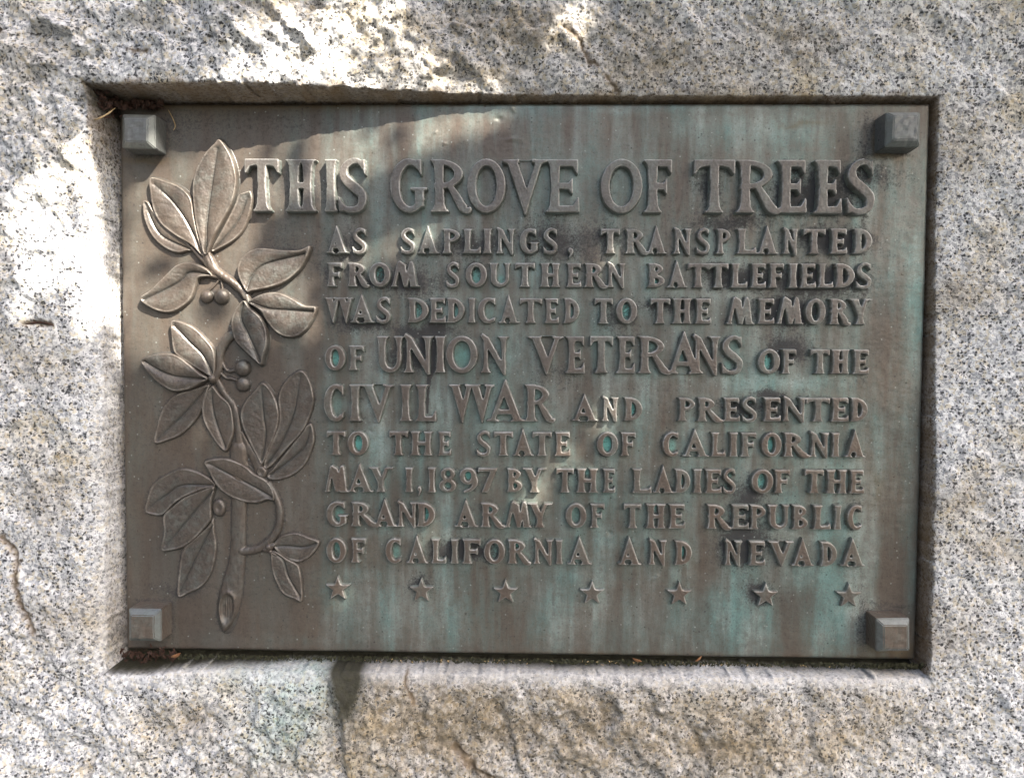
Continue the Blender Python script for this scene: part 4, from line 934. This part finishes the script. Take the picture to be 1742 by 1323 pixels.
def flake(bmv, bmq, c, size, ang, tilt, asp=.45):
    base = len(bmv); n = 8
    a = np.array([math.cos(ang), 0, math.sin(ang)]); b = np.array([-math.sin(ang) * math.cos(tilt), -math.sin(tilt), math.cos(ang) * math.cos(tilt)])
    nn = np.cross(a, b)
    for k in (-1, -.5, 0, .5, 1):
        wd = asp * math.sqrt(max(0, 1 - k * k)) + .02
        for s_ in (-1, 0, 1): bmv.append(c + size * (k * a + s_ * wd * b + nn * (.12 * abs(s_) - .15 * k * k)))
    for i in range(4):
        for j in range(2): q = base + i * 3 + j; bmq.append((q, q + 1, q + 4, q + 3))
def dead_leaf(x, y, n, size, ang, label):
    V, Q = [], []; flake(V, Q, wp(x, y, n), size * S, ang, .7); 
    o = mesh_np('dead_leaf', np.array(V), np.array(Q), M_DEAD); so_ = o.modifiers.new('thickness', 'SOLIDIFY'); so_.thickness = .6 * S
    tag(o, label, 'dead leaf', 'dead leaves in the gap under the plaque')
dead_leaf(299, 1114, 36, 9, .4, 'tiny pale orange dead leaf on the ledge below the lower left bolt')
dead_leaf(1084, 1122, 32, 8, -.3, 'tiny red brown dead leaf on the ledge below the fourth star')
dead_leaf(1188, 1120, 30, 7, .7, 'tiny pinkish dead leaf on the ledge below the fifth star')

def scatter(name, n, place, mat, size, label, cat):
    V, Q = [], []
    for _ in range(n):
        c, k = place(); flake(V, Q, c, size * k * S, random.uniform(0, 6.3), random.uniform(-1.2, 1.2), random.uniform(.15, .6))
    o = mesh_np(name, np.array(V), np.array(Q), mat, smooth=False); so_ = o.modifiers.new('thickness', 'SOLIDIFY'); so_.thickness = .5 * S
    tag(o, label, cat, kind='stuff')
def pl_corner():
    a = random.random()
    if a < .5: x, y = random.gauss(168, 14), random.gauss(160, 12); y += (x - 168) * .9; x += random.gauss(0, 4)
    else: x, y = random.uniform(185, 275), random.uniform(172, 184)
    return wp(x, y, random.uniform(0, 26) if x > 190 else random.uniform(10, 45)), random.uniform(.5, 1.3)
scatter('leaf_litter', 260, pl_corner, M_LITTER, 5.5, 'rust brown leaf litter packed into the upper left corner of the recess', 'leaf litter')
def pl_bottom():
    x = random.uniform(205, 300); return wp(x, random.gauss(1114, 6), random.uniform(-5, 30)), random.uniform(.4, 1.2)
scatter('leaf_litter', 110, pl_bottom, M_LITTER, 5, 'dark leaf litter heaped below the lower left bolt', 'leaf litter')
def pl_moss():
    x = random.uniform(300, 1570) if random.random() < .75 else random.gauss(1520, 40)
    y = 1110 + (x - 215) / 1340 * 17 + random.uniform(2, 9); return wp(x, y, random.uniform(2, 22)), random.uniform(.4, 1.1)
scatter('moss', 1500, pl_moss, M_MOSS, 4.0, 'dark green moss growing along the gap under the plaque', 'moss')
def pl_chaff():
    x = random.uniform(620, 1420); y = 1112 + (x - 215) / 1340 * 17 + random.uniform(2, 8); return wp(x, y, random.uniform(22, 32)), random.uniform(.4, 1)
scatter('chaff', 60, pl_chaff, M_STRAW, 2.2, 'pale specks of chaff scattered on the moss under the plaque', 'chaff')

# ------------------------------------------------------------------ leafy bough overhead, whose gaps let the sun through
def poly_px(pts, n=30):
    P = np.array(pts, float); u, v = un(P[:, 0], P[:, 1], n); return list(zip(u - SUN.x / -SUN.y * n, v - SUN.z / -SUN.y * n))
LIT = [poly_px([(410, 75), (470, 45), (580, 20), (690, 5), (680, 60), (780, 105), (890, 155), (700, 165), (430, 150), (375, 140)], 45),
       poly_px([(115, 285), (150, 235), (165, 255), (186, 340), (192, 535), (150, 525), (95, 475), (40, 430), (5, 390), (5, 345), (65, 315)], 58),
       poly_px([(222, 315), (300, 262), (470, 262), (440, 330), (430, 400), (390, 440), (390, 540), (260, 605), (212, 615)], 0),
       poly_px([(470, 275), (640, 222), (840, 178), (900, 186), (760, 235), (640, 290), (560, 350), (470, 350)], 0),
       poly_px([(740, 385), (760, 392), (660, 440), (570, 470), (555, 450), (640, 415)], 0), poly_px([(430, 435), (520, 430), (535, 540), (440, 540)], 4)]
SEMI = [poly_px([(200, 600), (420, 560), (400, 700), (330, 780), (200, 780)], 0), poly_px([(400, 560), (570, 500), (560, 600), (420, 620)], 0), poly_px([(0, 480), (170, 560), (170, 640), (0, 640)]),
        poly_px([(150, 640), (210, 600), (210, 960), (160, 960)])]
SPOT = [(975, 70, 20, 32), (1075, 12, 22, 14), (930, 90, 14, 20), (1040, 418, 24, 16), (1012, 578, 12, 10), (1035, 695, 24, 20), (965, 762, 20, 24), (905, 835, 30, 26), (765, 925, 34, 22), (587, 998, 22, 20), (920, 1212, 22, 14), (1000, 1150, 30, 10), (1090, 1150, 26, 10), (880, 830, 20, 16), (1000, 800, 14, 10), (735, 880, 12, 12)]
SPOT = [(float(un(x, y, 10)[0]) - SUN.x / -SUN.y * 10, float(un(x, y, 10)[1]) - SUN.z / -SUN.y * 10, a * 1.05 + 2, b * 1.05 + 2) for x, y, a, b in SPOT]
sx_, sy_ = SUN.x / -SUN.y, SUN.z / -SUN.y                      # shift across the plane per unit of height above it
V, Q = [], []
step = 18.0
gu = np.arange(-1180, 1150, step); gv = np.arange(-960, 960, step)
cand = np.array([(a, b) for a in gu for b in gv]); cand = np.concatenate([cand, cand + 7, cand + (10, -6)])
cand = cand + rng.uniform(-11, 11, cand.shape)
nl = rng.uniform(1500, 2500, len(cand))
R = 23.0
blocked = np.zeros(len(cand), bool); semi = np.zeros(len(cand), bool)
for ang in [None] + list(np.linspace(0, 2 * math.pi, 9)[:-1]):
    d = (0, 0) if ang is None else (R * 1.05 * math.cos(ang), R * 1.05 * math.sin(ang))
    X, Y = cand[:, 0] + d[0], cand[:, 1] + d[1]
    for p in LIT: blocked |= inside(p, X, Y)
    X, Y = cand[:, 0] + d[0] * .85, cand[:, 1] + d[1] * .85
    for (a, b, ra, rb_) in SPOT: blocked |= ((X - a) / ra) ** 2 + ((Y - b) / rb_) ** 2 < 1
    if ang is None:
        for p in SEMI: semi |= inside(p, X, Y)
# a few leaves still hang in the lit gaps and break them up
keep = ~blocked & (~semi | (rng.random(len(cand)) < .16)) | (blocked & (rng.random(len(cand)) < .012))
for (a, b), h in zip(cand[keep], nl[keep]):
    c = np.array([(a + sx_ * h) * S, -h * S, (b + sy_ * h) * S + Z0])
    sz = R * S * rng.uniform(.85, 1.25)
    t1 = rng.normal(size=3); t1 -= np.dot(t1, SUN) * np.array(SUN) * .8; t1 /= np.linalg.norm(t1)
    t2 = np.cross(np.array(SUN) + .35 * rng.normal(size=3), t1); t2 /= np.linalg.norm(t2)
    nn = np.cross(t1, t2); base = len(V)
    for k, wd in ((-1.15, .04), (-.5, .52), (.1, .62), (.65, .4), (1.25, .03)):
        for s_ in (-1, 0, 1): V.append(c + sz * (k * t1 + s_ * wd * t2 + nn * .12 * abs(s_)))
    for i in range(4):
        for j in range(2): q = base + i * 3 + j; Q.append((q, q + 1, q + 4, q + 3))
bough = bpy.data.objects.new('overhanging_bough', None); COL.objects.link(bough)
bc = np.array([sx_ * 2000 * S, -2000 * S, sy_ * 2000 * S + Z0]); bough.location = bc + np.array([.9, .1, .25])
tag(bough, 'leafy green bough hanging above and right of the boulder, dappling the plaque with shade', 'tree branch')
V = np.array(V) - np.array(bough.location)
mesh_np('foliage', V, np.array(Q), M_TREE, bough)
def limb(pts, rad):
    o = tube('limb', [np.array(p) for p in pts], rad, M_BARK); o.parent = bough
lp = []
for (a, b, h) in ((1500, 620, 2000), (1000, 250, 2050), (650, -60, 1980), (380, -330, 2020), (120, -480, 2000), (-160, -640, 2010)):
    lp.append(np.array([(a + sx_ * h) * S, -h * S, (b + sy_ * h) * S + Z0]) - np.array(bough.location))
limb(lp, .008)
